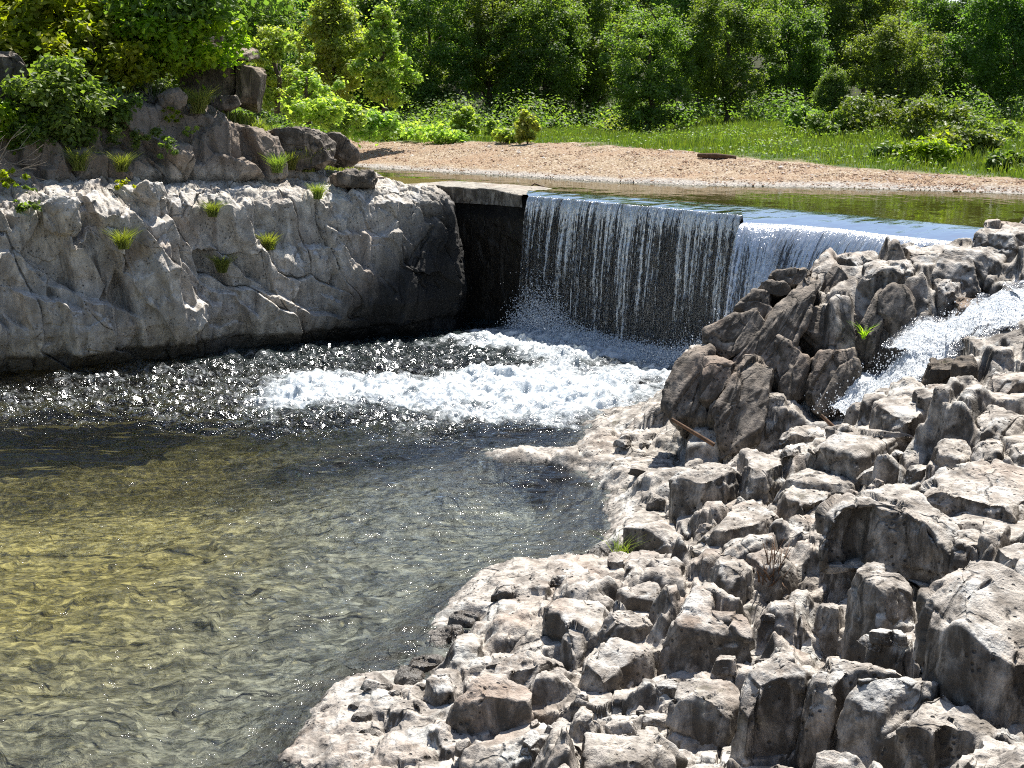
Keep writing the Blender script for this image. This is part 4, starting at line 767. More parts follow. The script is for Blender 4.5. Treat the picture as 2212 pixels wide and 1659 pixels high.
def crown_mesh(name, rg, Rx, Ry, H, nclump, n, size, mat, z0=0., kind='oval', csz=(.16, .30)):
    c = []
    while len(c) < nclump:
        q = rg.uniform(-1, 1, 3); rr = np.linalg.norm(q)
        if rr > 1 or rr < .35: continue
        t_ = (q[2] + 1) / 2; wz = {'oval': 1, 'cone': 1.15 - .8 * t_, 'broad': .65 + .5 * t_, 'col': 1.0}[kind]
        a = math.atan2(q[1], q[0]); lob = 1 + .22 * math.sin(3 * a + H) + .13 * math.sin(5 * a + 2 * H + t_ * 6)
        c.append([q[0] * Rx * wz * lob, q[1] * Ry * wz * lob, z0 + H * t_])
    c = np.array(c); cr = rg.uniform(*csz, nclump) * (Rx + Ry) / 2
    V, F = leaves(c, cr, n, size, rg, loose=.22); return mesh(name, V, F, M[mat], smooth=False)
def limbs(rg, H, r0, spread, nb=7, lean=(0, 0), start=.25):
    parts = []; n = 9; tr = [(lean[0] * (i / n) ** 1.3 + rg.normal() * .02 * H * (i > 0), lean[1] * (i / n) + rg.normal() * .02 * H * (i > 0), H * i / n) for i in range(n + 1)]
    parts.append(tube(tr, [r0 * (1 - .85 * i / n) + .01 for i in range(n + 1)], 8))
    for k in range(nb):
        f = start + (.95 - start) * (k + rg.random() * .6) / nb; i = int(f * n); b = np.array(tr[i]); a = rg.uniform(0, 6.28); l = spread * (1.15 - f * .7) * rg.uniform(.7, 1.1); pts = [b]
        for j in range(1, 6): pts.append(b + np.array([math.cos(a) * l * j / 5, math.sin(a) * l * j / 5, l * .75 * (j / 5) ** .8]) + rg.normal(size=3) * .03 * l)
        parts.append(tube(pts, [r0 * .42 * (1 - f * .5) * (1 - j / 6.5) for j in range(6)], 5))
    return join(parts)
# ---- forest trees: a handful of crown and trunk meshes shared by the copies
crowns = []
for i in range(6):
    rg = np.random.default_rng(100 + i)
    crowns.append(crown_mesh('crown', rg, 3.3, 3.3, [9, 10, 8.5, 10.5, 9.5, 8][i], 150, 30000, .20, 'leaf_far', z0=[1.0, 1.8, .3, 2.2, 1.2, .2][i], kind=['oval', 'oval', 'broad', 'oval', 'cone', 'cone'][i], csz=(.11, .26)))
trunks = []
for i in range(3):
    V, F = limbs(np.random.default_rng(200 + i), 8.5, .22, 3.0, 9, start=.18); trunks.append(mesh('trunk', V, F, M['bark']))
def g_at(x, y): return float(terr(np.array([x]), np.array([y]))[0])
def tree(x, y, ci, sc, rot, label, group=None, mat=None, ti=0, zs=1.):
    e = empty('tree', (x, y, g_at(x, y) - .1)); e.rotation_euler.z = rot; e.scale = (sc, sc, sc * zs); tag(e, label, 'tree', group)
    c = link('crown', crowns[ci], e); tr = link('trunk', trunks[ti], e)
    if mat:
        c.material_slots[0].link = 'OBJECT'; c.material_slots[0].material = M[mat]
    return e
def ux(u, D): return (u * K - 512) / FPX * D
FR = [ # u, D, crown, scale, material, label
 (930, 78, 1, 1.05, 'leaf_lit', 'tall tree just right of the two pale young trees on the left bank'),
 (1060, 80, 3, 1.1, 'leaf_lit', 'tree behind the left one of the two gravel bar saplings'),
 (1180, 77, 0, 1.0, None, 'shaded tree behind the right one of the two gravel bar saplings'),
 (1265, 82, 1, 1.15, 'leaf_lit', 'tall tree rising behind the left shoulder of the round bright tree'),
 (1400, 66, 2, .70, 'leaf_lit', 'round bright tree with low foliage, front left of the tree line'),
 (1560, 68, 0, .68, 'leaf_lit', 'spreading bright tree joined to the right side of the round bright tree'),
 (1500, 80, 3, 1.1, 'leaf_lit', 'tall tree towering over the two bright front trees'),
 (1690, 72, 0, .85, None, 'mid green tree with dark base right of the spreading bright tree'),
 (1790, 63, 5, .36, 'leaf_lit', 'small low tree with layered branches in front of the tree line'),
 (1920, 64, 2, .60, 'leaf_lit', 'yellow green tree with a forked dark trunk showing, right of centre'),
 (1850, 78, 3, 1.05, None, 'dark oak crown between the small low tree and the yellow green tree'),
 (2040, 72, 1, .9, None, 'leafy tree just right of the yellow green tree'),
 (2160, 68, 0, .76, None, 'dark tree near the right edge with black shade below'),
 (2280, 66, 4, .76, None, 'dark tree cut by the right edge'),
 (820, 82, 4, 1.1, None, 'dark tree seen between the two pale young trees'),
 (690, 80, 0, 1.1, None, 'dark tree behind the taller pale young tree'),
 (560, 74, 3, 1.0, 'leaf_lit', 'light green tree behind the bare trunk above the concrete block'),
 (430, 70, 1, 1.0, 'leaf_lit', 'light green tree at the top of the rubble slope'),
 (300, 66, 0, 1.0, None, 'dark tree above the broad leaved thicket'),
 (120, 64, 2, 1.0, 'leaf_lit', 'tree at the top left behind the bright bushes'),
]
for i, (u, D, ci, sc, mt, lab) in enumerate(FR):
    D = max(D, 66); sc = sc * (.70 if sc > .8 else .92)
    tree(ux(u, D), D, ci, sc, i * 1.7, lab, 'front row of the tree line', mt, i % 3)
rg = np.random.default_rng(9); k = 0
ROWN = ['lowest row', 'second row', 'third row', 'topmost row']
LMK = ['the left frame edge', 'the broad leaved corner bush', 'the pale angular boulder', 'the concrete block', 'the small pale young tree', 'the pair of pale young trees', 'the leafless dead snag', 'the pair of gravel bar saplings', 'the left flank of the round bright tree', 'the spreading bright tree', 'the small low tree with layered branches', 'the yellow green forked tree', 'the right frame edge']
for row, (D, n, sc) in enumerate([(88, 13, .82), (99, 13, .92), (112, 13, 1.1), (128, 13, 1.3)]):
    for i in range(n):
        u = -250 + 2750 * (i + .3 + .35 * (row % 2) + rg.uniform(-.12, .12)) / n
        if u > 1980 and row: continue
        if u > 1980: sc = .8
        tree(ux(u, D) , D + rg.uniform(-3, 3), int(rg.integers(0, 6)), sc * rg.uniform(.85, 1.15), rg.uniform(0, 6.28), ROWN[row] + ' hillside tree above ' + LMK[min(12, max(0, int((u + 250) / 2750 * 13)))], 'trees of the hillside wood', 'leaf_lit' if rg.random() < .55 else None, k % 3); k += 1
# dark forest undergrowth
def scatter_ground(n, fx, fy, rg): pass
# ---- nearer trees on the left bank
def c_at(u, v): return cliff_at(u, v)
def near_tree(name, u, v, D, H, Rr, n, label, mat='leaf_young', z=None, nclump=80, size=.13, kind='cone', cat='tree', r0=.1, group=None, z0=.12, csz=(.13, .27), seed=0, trunk=True, Ry=None):
    p = PD(u, v, D); rg = np.random.default_rng(int(abs(u * 7 + v)) + seed)
    e = empty(name, p); tag(e, label, cat, group)
    link('crown' if cat == 'tree' else 'foliage', crown_mesh('foliage', rg, Rr, Ry or Rr, H * (1 - z0), nclump, n, size, mat, z0=H * z0, kind=kind, csz=csz), e)
    if trunk:
        V, F = limbs(rg, H * .9, r0, Rr * .9, 8); link('trunk' if cat == 'tree' else 'stem', mesh('stem', V, F, M['bark']), e)
    return e
near_tree('young_tree', 725, 258, 52, 4.3, 1.5, 17000, 'taller of the two pale green young trees behind the left bank', nclump=110, z0=.06)
near_tree('young_tree', 830, 255, 50, 3.6, 1.1, 12000, 'shorter pale green young tree on the right of the pair behind the left bank', nclump=80, z0=.06)
near_tree('young_tree', 600, 245, 46, 2.6, 1.0, 7000, 'small pale green tree between the concrete block and the taller young tree', nclump=60, z0=.05, kind='oval')
near_tree('young_tree', 665, 268, 44, 1.5, .8, 4500, 'low pale green tree at the foot of the taller young tree', nclump=40, z0=.02, kind='oval')
# bare slender tree
p = PD(470, 122, 38.5); e = empty('slender_tree', p); tag(e, 'slender leaning tree trunk with bare side branches above the concrete block', 'tree')
V, F = join([tube([(0, 0, -.4), (.03, 0, .9), (.16, 0, 1.9), (.2, 0, 3.4), (.3, 0, 6)], [.16, .13, .11, .1, .06], 9), tube([(.1, 0, 1.3), (.45, .1, 1.9), (.9, .2, 2.3), (1.7, .3, 2.65), (2.5, .3, 2.5)], [.06, .05, .04, .025, .01], 6), tube([(.14, 0, 1.7), (.5, -.1, 2.5), (1.0, -.2, 3.0), (1.4, -.2, 3.8)], [.05, .04, .03, .015], 6), tube([(.16, 0, 2.0), (-.3, .1, 2.8), (-.6, .2, 3.6)], [.05, .03, .015], 6)])
link('trunk', mesh('trunk', V, F, M['bark']), e)
rg = np.random.default_rng(77); cc = np.array([[rg.uniform(-1.6, 2.4), rg.uniform(-.5, 1), rg.uniform(2.6, 6)] for _ in range(46)]); V, F = leaves(cc, rg.uniform(.25, .5, 46), 7000, .12, rg); link('crown', mesh('crown', V, F, M['leaf_lit'], False), e)
# ---- shrubs on the left bank
SHR = [ # u, v(foot), D, height, radius, n, label, mat, size
 (70, 160, 35.5, 2.4, 2.0, 7500, 'largest yellow green broad leaved bush in the top left corner', 'leaf_near', .20),
 (230, 130, 36, 1.9, 1.6, 5000, 'bright broad leaved bush right of the corner bush', 'leaf_near', .20),
 (110, 320, 33.5, 1.7, 1.1, 4500, 'dark green shrub hanging over the cliff shelf on the left', 'leaf_far', .14),
 (205, 195, 34.6, 1.3, 1.1, 3600, 'yellow green bush spilling down above the brown cliff face', 'leaf_near', .15),
 (320, 175, 35, 1.2, 1.0, 3400, 'yellow green bush left of the concrete block', 'leaf_near', .15),
 (400, 150, 36.5, 1.6, 1.2, 4000, 'leafy bush behind the concrete block', 'leaf_near', .15),
 (215, 290, 33.2, 1.1, .6, 2000, 'dark vine covered shrub at the left end of the brown cliff face', 'leaf_far', .12),
 (15, 320, 33.6, .9, .6, 1800, 'bush at the left edge below the dark boulder', 'leaf_near', .14),
 (60, 335, 33, .7, .6, 1800, 'low dark bush at the left edge above the cliff shelf', 'leaf_far', .12),
 (270, 60, 41, 1.1, 1.6, 3000, 'grey green shrub near the rubble slope', 'leaf_lit', .15),
 (380, 60, 44, 1.4, 1.8, 3500, 'dark shrub behind the rubble slope', 'leaf_far', .17),
 (120, 60, 42, 2.4, 2.6, 6000, 'tall thicket behind the corner bush', 'leaf_near', .2),
 (-95, 330, 33, 1.6, .8, 2500, 'broad leaved bush cut by the left edge', 'leaf_near', .18),
 (735, 300, 40, .95, .6, 1800, 'bright sycamore shrub where the left bank meets the gravel', 'leaf_young', .15),
 (800, 300, 41, .7, .7, 1700, 'bright sycamore shrub right of the one at the bank end', 'leaf_young', .14),
 (690, 262, 40, .5, .6, 1200, 'low bright shrub on the grassy end of the left bank', 'leaf_young', .13),
]
for u, v, D, H, Rr, n, lab, mt, sz in SHR:
    p = cliff_at(u, v); D = min(D, p[1] + .3) if u < 700 else D
    near_tree('shrub', u, v, D, H, Rr, int(n * 1.25), lab, mt, size=sz, kind='oval', cat='shrub', r0=.03, nclump=38, z0=.0, csz=(.22, .42), Ry=Rr * .7)
e = near_tree('juniper', 60, 362, 31.2, 1.15, .85, 9000, 'feathery olive green juniper on the cliff shelf at the left', 'juniper', size=.06, kind='oval', cat='shrub', r0=.03, nclump=30, z0=.05)
for u, v, H, Rr, n, lab, mt, g in [
 (372, 270, .38, .22, 160, 'small bright sprig near the top of the brown cliff face', 'leaf_near', 1), (412, 295, .30, .2, 120, 'small yellow green sprig halfway up the brown cliff face', 'leaf_young', 1),
 (285, 330, .7, .5, 700, 'dark bush clinging low on the brown cliff face', 'leaf_far', 1), (360, 345, .5, .3, 300, 'dark narrow sprig low on the brown cliff face', 'leaf_far', 1),
 (270, 415, .25, .2, 130, 'tiny yellow green plant on the lower cliff top', 'leaf_near', 1), (30, 410, .5, .3, 260, 'bright leafy plant at the left edge of the lower cliff', 'leaf_near', 1), (55, 460, .5, .3, 260, 'dark green plant in the gully at the left edge', 'leaf_far', 1)]:
    p = cliff_at(u, v); near_tree('cliff_plant', u, v, p[1] - .12, H, Rr, n, lab, mt, size=.09, kind='oval', cat='plant', nclump=10, z0=0, trunk=False)
# saplings on the gravel bar
def on_ground(u, v):
    d = ray(u, v); tt_ = np.linspace(30, 130, 4000); Xx = d[0] * tt_; Yy = d[1] * tt_; Zz = HC + d[2] * tt_; k = np.argmax((Zz <= terr(Xx, Yy))); return np.array([Xx[k], Yy[k], Zz[k]])
SAP = [(1005, 304, 78, 34, 'left of the two leafy saplings standing on the gravel bar', 1600), (1140, 312, 75, 30, 'right hand leafy sapling standing on the gravel bar', 1600), (1062, 300, 42, 18, 'small sapling between the two leafy saplings', 500),
 (1098, 308, 28, 30, 'low weedy clump between the two saplings', 800), (970, 308, 25, 40, 'low weedy clump at the foot of the left sapling', 900), (925, 306, 34, 50, 'low green clump left of the saplings', 1200), (865, 304, 40, 50, 'green clump on the gravel nearest the sycamore shrubs', 1400), (890, 285, 45, 16, 'thin twiggy sapling with few leaves', 300),
 (1330, 285, 26, 60, 'weedy clump under the round bright tree', 900), (1120, 268, 32, 26, 'blue green bush behind the right sapling', 700)]
for u, v, hp, wp, lab, n in SAP:
    p = on_ground(u, v); sc = p[1] / FPX * K; near_tree('sapling', u, v, p[1], hp * sc, wp * sc, n, lab, 'leaf_young', size=.15, kind='cone' if hp > 40 else 'oval', cat='sapling' if hp > 40 else 'weed clump', r0=.02, nclump=22, z0=.05, csz=(.2, .4), trunk=hp > 40)
# bushes on the right of the meadow
MB = [(1800, 300, 60, 70, 'dull green bush at the left end of the tall weeds', 'leaf_lit'), (1890, 300, 85, 110, 'large soft green bush in the tall weeds below the yellow green tree', 'grass'), (2010, 310, 90, 110, 'large soft bush right of the one below the yellow green tree', 'grass'), (2130, 310, 50, 90, 'pale flowering weeds near the right edge under the dark trees', 'leaf_lit'), (2000, 355, 45, 80, 'low yellow green bush near the gravel on the right', 'leaf_near'), (1930, 345, 28, 50, 'low bush left of the yellow green one near the gravel', 'grass'), (2190, 370, 40, 60, 'low bush touching the right edge near the gravel', 'grass'), (1740, 290, 55, 55, 'grey green bush right of the spreading bright tree', 'leaf_lit'), (2080, 335, 50, 90, 'bright weedy mound on the right meadow slope', 'grass2')]
for u, v, hp, wp, lab, mt in MB:
    p = on_ground(u, v); sc = p[1] / FPX * K; near_tree('bush', u, v, p[1], hp * sc, wp * sc * .8, 3200, lab, mt, size=.13, kind='oval', cat='bush', nclump=40, z0=0, csz=(.2, .4), trunk=False, Ry=wp * sc * .5)
# ---- grass
def blades(pts, h, wd, rg, lean=.35, per=1):
    n = len(pts); a = rg.uniform(0, 6.28, n); hh = h * (.5 + rg.random(n)); dx = np.cos(a); dy = np.sin(a); L = lean * hh * (.4 + rg.random(n)); b = rg.uniform(0, 6.28, n)
    sx = np.cos(b) * wd; sy = np.sin(b) * wd
    def at_(f, k, s_): return np.stack([pts[:, 0] + dx * L * k + s_ * sx, pts[:, 1] + dy * L * k + s_ * sy, pts[:, 2] + hh * f], -1)
    V = np.stack([at_(0, 0, -1), at_(0, 0, 1), at_(.6, .35, .8), at_(.6, .35, -.8), at_(.97, 1, .15), at_(.97, 1, -.15)], 1).reshape(-1, 3)
    o = (np.arange(n) * 6)[:, None]; return V, np.concatenate([o + np.array([0, 1, 2, 3]), o + np.array([3, 2, 4, 5])])
rg = np.random.default_rng(3); n = 200000
a = rg.uniform(-.42, .42, n); y = 33 + 50 * rg.random(n) ** 1.3; x = a * y; q = y - ysh(x) - grass_edge_w(x) + fbm2(x * .8, y * .8, 4, 91) * 1.6; k = (q > .1) & (x > -7.5); x, y, q = x[k], y[k], q[k]
z = terr(x, y); hv = (.07 + .09 * ss(0, 6, q) + .12 * ss(5, 12, x) * ss(0, 2, q) + .2 * fbm2(x * .9, y * .9, 3, 7)) * 1.0
V, F = blades(np.stack([x, y, z], -1), np.maximum(hv, .05), .010, rg)
tag(link('meadow_grass', mesh('meadow_grass', V, F, M['grass'], False)), 'green grass and weeds covering the bank behind the gravel', 'grass', kind='stuff')
# broad leaved weeds in mounds, and the undergrowth under the tree line
n = 60000; a = rg.uniform(-.42, .42, n); y = 33 + 30 * rg.random(n); x = a * y; q = y - ysh(x) - grass_edge_w(x); mo = fbm2(x * .55, y * .4, 4, 191) * .9 + .1 + .35 * ss(3, 9, x); k = (q > .4) & (x > -7) & (rg.random(n) < mo + .15); x, y, mo = x[k], y[k], mo[k]
cc = np.stack([x, y, terr(x, y) + np.maximum(.04, mo) * .55 * rg.random(len(x)) ** .6], -1); V, F = leaves(cc, np.full(len(cc), .05), len(cc), .085, rg, loose=0)
tag(link('meadow_weeds', mesh('meadow_weeds', V, F, M['grass2'], False)), 'low broad leaved weeds growing in mounds through the meadow grass', 'weeds', kind='stuff')
n = 500; a = rg.uniform(-.45, .45, n); y = rg.uniform(63, 88, n); x = a * y; cr = rg.uniform(.5, 1.5, n); cc = np.stack([x, y, terr(x, y) + rg.random(n) * 1.0], -1); V, F = leaves(cc, cr, 80000, .16, rg, loose=0)
tag(link('undergrowth', mesh('undergrowth', V, F, M['leaf_far'], False)), 'dark leafy undergrowth filling the foot of the tree line', 'undergrowth', kind='stuff')
# slope grass on the left bank
Cf = cliffV.reshape(nrl, ncl, 3); i0, i1 = int(.80 * nrl), int(.97 * nrl); pp = Cf[i0:i1].reshape(-1, 3)
vis = pp[(pp[:, 0] > -17) & (pp[:, 0] < -1.5) & (pp[:, 2] > 3.25)]; vis = vis[rg.choice(len(vis), 42000)] + rg.normal(size=(42000, 3)) * [.03, .03, 0]
kk = fbm2(vis[:, 0] * .7, vis[:, 1] * .7, 3, 55) > -.22; vis = vis[kk]
V, F = blades(vis, .26, .016, rg, .6); tag(link('slope_grass', mesh('slope_grass', V, F, M['grass2'], False)), 'bright grass on the slope above the left cliff', 'grass', kind='stuff')
TUF = [(430, 235, .42, 'tall grass tuft in front of the concrete block'), (605, 365, .32, 'left grass tuft at the foot of the brown cliff face'), (635, 362, .3, 'middle grass tuft at the foot of the brown cliff face'), (670, 362, .4, 'right grass tuft at the foot of the brown cliff face'), (272, 530, .3, 'grass tuft on the left part of the grey lower cliff'), (585, 530, .28, 'grass tuft halfway along the grey lower cliff'), (478, 590, .28, 'small grass tuft beside the sunlit spur on the lower cliff'),
 (455, 465, .25, 'small grass tuft near the top of the grey spur'), (690, 420, .25, 'yellow grass tuft on the rim of the lower cliff'), (175, 360, .35, 'yellowish grass tuft on the shelf right of the juniper'), (265, 370, .3, 'small grass tuft at the foot of the brown cliff, left end')]
for i, (u, v, h, lab) in enumerate(TUF):
    p = cliff_at(u, v); p = p - np.array([0, .06, .03]); nb_ = int(260 + 260 * h); V, F = blades(rg.normal(size=(nb_, 3)) * [h * .13, h * .13, 0], h, .007, rg, .8)
    o = link('grass_tuft', mesh('grass_tuft', V, F, M['grass2'], False), loc=p); tag(o, lab, 'grass tuft', 'grass tufts on the left cliff')
p = gnd(*c8(265, 655)); V, F = blades(rg.normal(size=(60, 3)) * [.04, .04, 0], .2, .004, rg, .9); o = link('grass_tuft', mesh('grass_tuft', V, F, M['grass2'], False), loc=p + [0, 0, .05]); tag(o, 'lone green grass tuft on the right bank beside the squat dark rock', 'grass tuft')
p = PD(*c6(1215, 760), fin_D(730) - .22); V, F = blades(rg.normal(size=(26, 3)) * [.012, .012, .01], .17, .008, rg, 1.1); o = link('fern', mesh('fern', V, F, M['leaf_near'], False), loc=p); tag(o, 'little fern on the leaning plank of rock', 'fern')
# ================================================================ concrete block, rubble, wood
blk = PD(455, 205, 34.2); e = empty('concrete_block', blk); tag(e, 'weathered concrete block with a rock slab on top above the left cliff', 'concrete block')
M['block'] = m_rock('block_concrete', (.30, .24, .18), (.19, .15, .11), wetz=-5, moss=.05, pits=.3)
def fl(uvs, D): return [PD(u, v, D) for u, v in uvs]
def subsolid(name, pts, ext, par, **kw):
    o = solid(name, pts, ext, **kw); o.parent = par; o.location = Vector(o.location) - Vector(par.location); return o
subsolid('left_block', fl([(385, 128), (430, 135), (505, 138), (508, 170), (500, 235), (385, 215)], 34.3), (-.1, 1.4, 0), e, flare=0, rough=.35, seed=61, mat='block')
subsolid('right_block', fl([(508, 134), (555, 148), (566, 160), (562, 180), (550, 245), (508, 232)], 34.1), (-.1, 1.4, 0), e, flare=0, rough=.35, seed=62, mat='block')
subsolid('top_slab', fl([(372, 108), (400, 102), (500, 98), (530, 116), (534, 132), (500, 134), (440, 131), (385, 128)], 34.0), (0, 1.6, .1), e, flare=0, rough=.9, seed=63, mat='fin')
LR = [([(-60,118),(10,108),(40,116),(72,140),(70,200),(40,232),(-60,235)], 33.8, 'dark boulder with pale ridges at the left edge below the bushes'),
 ([(345,205),(362,190),(385,188),(408,205),(405,225),(380,236),(350,232)], 33.0, 'pale angular boulder sitting on the brown cliff rim'),
 ([(440,215),(470,205),(520,205),(530,222),(505,240),(450,238)], 33.1, 'dark flat boulder with a pale rim right of the pale angular boulder'),
 ([(590,275),(640,262),(700,280),(740,300),(730,345),(690,368),(650,372),(600,330)], 33.6, 'dark recessed boulder at the right end of the brown cliff'),
 ([(700,290),(740,285),(775,320),(782,350),(750,358),(715,345)], 33.8, 'brownish rounded boulder where the cliff meets the gravel bar'),
 ([(728,375),(760,362),(820,372),(825,395),(780,405),(735,400)], 31.9, 'dark low boulder on the lower shelf near the dam'),
 ([(430,70),(450,62),(470,80),(460,100),(438,96)], 37, 'grey stone high on the slope below the slender tree'),
 ([(95,440),(120,415),(170,425),(182,455),(180,500),(165,510),(100,500)], 28.4, 'upright squared rock with a dark hollow top on the lower cliff'),
 ([(300,400),(320,388),(355,392),(362,420),(340,440),(300,430)], 28.9, 'round headed grey rock on the rim of the lower cliff')]
for i, (poly, D, lab) in enumerate(LR):
    cu = np.mean([q[0] for q in poly]); cv = max(q[1] for q in poly) - 4; pc = cliff_at(cu, cv)[1] - .22 if i != 6 else D
    pts = [PD(u, v, pc + (q_ := 0) - (v - cv) / 160 * -.0) for u, v in poly]; solid('boulder', pts, (-.3, .7, -.1), flare=.0, cuts=16, seed=120 + i, mat='fin' if i in (0, 2, 3, 4, 5) else 'cliff', label=lab, rough=1.0)
# rubble on the slope
rg = np.random.default_rng(12); i = 0
def stick(name, pts, r, label, mat='brownwood', cat='stick', group=None):
    pts = np.array(pts); b = pts[0]; V, F = tube(pts - b, r, 7); return tag(link(name, mesh(name, V, F, M[mat]), loc=b), label, cat, group)
stick('driftwood_log', [on_ground(1508, 342) + [0, 0, .08], on_ground(1545, 344) + [0, 0, .09], on_ground(1590, 345) + [0, 0, .06]], [.06, .08, .05], 'dark driftwood log lying on top of the gravel bar', cat='log')
stick('driftwood_log', [on_ground(820, 285) + [0, 0, .1], on_ground(855, 291) + [0, 0, .12], on_ground(910, 300) + [0, 0, .06]], [.05, .06, .03], 'grey driftwood branch behind the sycamore shrubs', 'deadwood', 'log')
p = P(1155, 404, ZU); stick('twig', [p + [-.12, 0, 0], p + [0, 0, .08], p + [.12, .02, .03], p + [.3, 0, -.02]], [.015, .02, .02, .01], 'dark twig snagged on the dam crest where the flow begins', cat='twig')
a_, b_ = c8(885, 1312), c8(975, 1290); g1_ = gnd(*c8(905, 1560)); stick('stick', [PD(*a_, g1_[1] - .05), PD((a_[0] + b_[0]) / 2, (a_[1] + b_[1]) / 2, g1_[1] - .05), PD(*b_, g1_[1] + .02)], [.008, .009, .006], 'pale broken stick leaning on the ridge crested rock', 'deadwood')
a_, b_ = c6(950, 1240), c6(1050, 1335); g1_ = gnd(*c6(1000, 1380)); stick('stick', [PD(*a_, g1_[1] + .1), PD(*b_, g1_[1] - .05)], [.02, .03], 'reddish brown stick behind the large squarish block')
a_, b_ = c6(20, 1265), c6(285, 1425); stick('stick', [PD(*a_, 19.2), PD(*b_, 18.9)], [.022, .03], 'long thin brown branch lying at the foot of the dark square headed block')
p = gnd(*c8(985, 780)); parts = []
for k in range(46):
    b0 = rg.normal(size=3) * [.05, .05, .02]; d = rg.normal(size=3) * [.35, .35, .3] + [0, 0, .8]; d /= np.linalg.norm(d); l = rg.uniform(.12, .42); parts.append(tube([b0, b0 + d * l * .5 + rg.normal(size=3) * .015, b0 + d * l], [.006, .005, .002], 4))
V, F = join(parts); o = link('twig_heap', mesh('twig_heap', V, F, M['brownwood']), loc=p + [0, 0, .05]); tag(o, 'heap of dry brown twigs caught between the rocks in the middle of the bank', 'twigs', kind=None)
# dead branches at the left edge and a bare snag on the meadow
def dead(label, base, n, l, up, seed, name='dead_branches', r=.012):
    rg = np.random.default_rng(seed); parts = []
    for k in range(n):
        d = rg.normal(size=3) * [.8, .4, .3] + up; d /= np.linalg.norm(d); q = [np.zeros(3)]; 
        for j in range(5): q.append(q[-1] + (d + rg.normal(size=3) * .22) * l / 5 * rg.uniform(.7, 1.2))
        parts.append(tube(q, [r * (1 - j / 6.5) for j in range(6)], 5))
        b = q[3]; parts.append(tube([b, b + (d + rg.normal(size=3) * .5) * l * .3], [r * .5, r * .2], 4))
    V, F = join(parts); return tag(link(name, mesh(name, V, F, M['deadwood']), loc=base), label, 'dead branch')
dead('bare bleached branches at the left edge beside the juniper', cliff_at(5, 375) + [-.2, -.1, 0], 14, 1.1, np.array([.7, 0, .35]), 4)
dead('tangle of dry grey twigs left of the pale angular boulder', cliff_at(335, 215) + [0, -.1, 0], 22, .6, np.array([.1, 0, .7]), 6, r=.008)
dead('leafless dead snag standing in front of the dark tree line', on_ground(945, 268), 7, 2.6, np.array([0, 0, 1.5]), 8, name='dead_snag', r=.05)
# ---- spray and splash at the foot of the fall
def drops(name, P0, r, label, seed):
    rg = np.random.default_rng(seed); n = len(P0); T = np.array([[1, 1, 1], [-1, -1, 1], [-1, 1, -1], [1, -1, -1]]) / 1.732
    th = rg.uniform(0, 6.28, n); c, s = np.cos(th), np.sin(th); rr = r * rg.uniform(.4, 1.5, n)
    V = np.zeros((n, 4, 3)); 
    for k in range(4): V[:, k, 0] = P0[:, 0] + rr * (T[k, 0] * c - T[k, 1] * s); V[:, k, 1] = P0[:, 1] + rr * (T[k, 0] * s + T[k, 1] * c); V[:, k, 2] = P0[:, 2] + rr * T[k, 2] * 1.3
    b = (np.arange(n) * 4)[:, None]; F = np.concatenate([b + np.array(f) for f in ((0, 1, 2), (0, 3, 1), (0, 2, 3), (1, 3, 2))]); return tag(link(name, mesh(name, V.reshape(-1, 3), F, M['drop'], False)), label, 'spray', kind='stuff')
t = NT('water_drop'); d = t.pr((.85, .88, .9), .15, None, 1.0); tl = t.n('BsdfTranslucent'); tl.inputs[0].default_value = (.9, .92, .95, 1); M['drop'] = t.done(t.mixs(.5, d, tl.outputs[0]))
rg = np.random.default_rng(21)
foot = polyline(shift(LBl, -.42), 400); n = 30000; i = rg.integers(0, 400, n); sx = i / 400; hgt = .22 + .30 * np.exp(-((sx - .12) / .12) ** 2) * 2.4 + .35 * ss(.7, 1, sx); o_ = rg.normal(size=n) * .22
Pp = np.stack([foot[i, 0] + o_ * .7 + rg.normal(size=n) * .05, foot[i, 1] - np.abs(o_) * 1.2 + .1, np.abs(rg.normal(size=n)) * hgt * .55], -1)
drops('spray', Pp, .010, 'fine white spray rising where the fall meets the pool', 31)
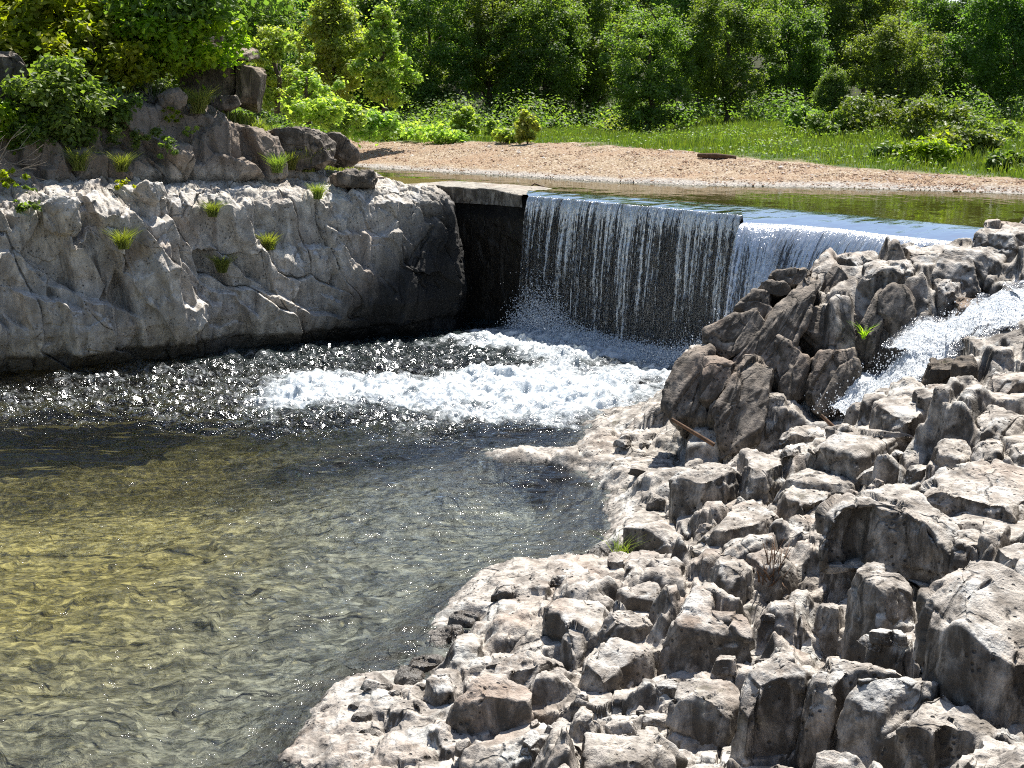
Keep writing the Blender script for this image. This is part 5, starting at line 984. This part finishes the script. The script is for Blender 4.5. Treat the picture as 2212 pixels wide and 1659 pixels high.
foot = polyline(shift(LBr, -1.0)[:3], 200); n = 22000; i = rg.integers(0, 200, n); Pp = np.stack([foot[i, 0] + rg.normal(size=n) * .3, foot[i, 1] - np.abs(rg.normal(size=n)) * .6, np.abs(rg.normal(size=n)) * .38], -1)
drops('splash', Pp, .013, 'white splash between the bright fall and the leaning rocks', 32)
L = polyline(np.array(SC), 300); i = rg.integers(60, 300, 2500); W_ = .35; Pp = np.stack([L[i, 0] + rg.normal(size=2500) * W_ * .6, L[i, 1] + rg.normal(size=2500) * W_ * .6, L[i, 2] + .05 + np.abs(rg.normal(size=2500)) * .07], -1)
drops('splash', Pp, .009, 'droplets thrown up along the side stream', 33)
# loose stones of the gravel bar
rg = np.random.default_rng(41); n = 9000; x = rg.uniform(-8, 14, n); w_ = grass_edge_w(x); q = w_ * rg.random(n) ** .8; y = ysh(x) + q; z = terr(x, y); rr = rg.uniform(.012, .036, n) * (1 + (rg.random(n) < .03) * 1.5)
O6 = np.array([[1, 0, 0], [0, 1, 0], [-1, 0, 0], [0, -1, 0], [0, 0, .6], [0, 0, -.6]]); th = rg.uniform(0, 6.28, n); V = np.zeros((n, 6, 3)); c, s = np.cos(th), np.sin(th)
for k in range(6):
    j = 1 + rg.normal(size=n) * .15; V[:, k, 0] = x + rr * j * (O6[k, 0] * c - O6[k, 1] * s); V[:, k, 1] = y + rr * j * (O6[k, 0] * s + O6[k, 1] * c) * .8; V[:, k, 2] = z + rr * O6[k, 2] + .01
b = (np.arange(n) * 6)[:, None]; F = np.concatenate([b + np.array(f) for f in ((0, 1, 4), (1, 2, 4), (2, 3, 4), (3, 0, 4), (1, 0, 5), (2, 1, 5), (3, 2, 5), (0, 3, 5))])
t = NT('gravel_stone'); g = t.geo(); M['stone'] = t.done(t.pr(t.ramp(g.outputs['Random Per Island'], [(0, (.26, .15, .09)), (.4, (.40, .27, .18)), (.8, (.50, .38, .28)), (1, (.7, .65, .6))]), .85))
tag(link('gravel', mesh('gravel', V.reshape(-1, 3), F, M['stone'], False)), 'loose tan pebbles scattered over the gravel bar', 'gravel', kind='stuff')
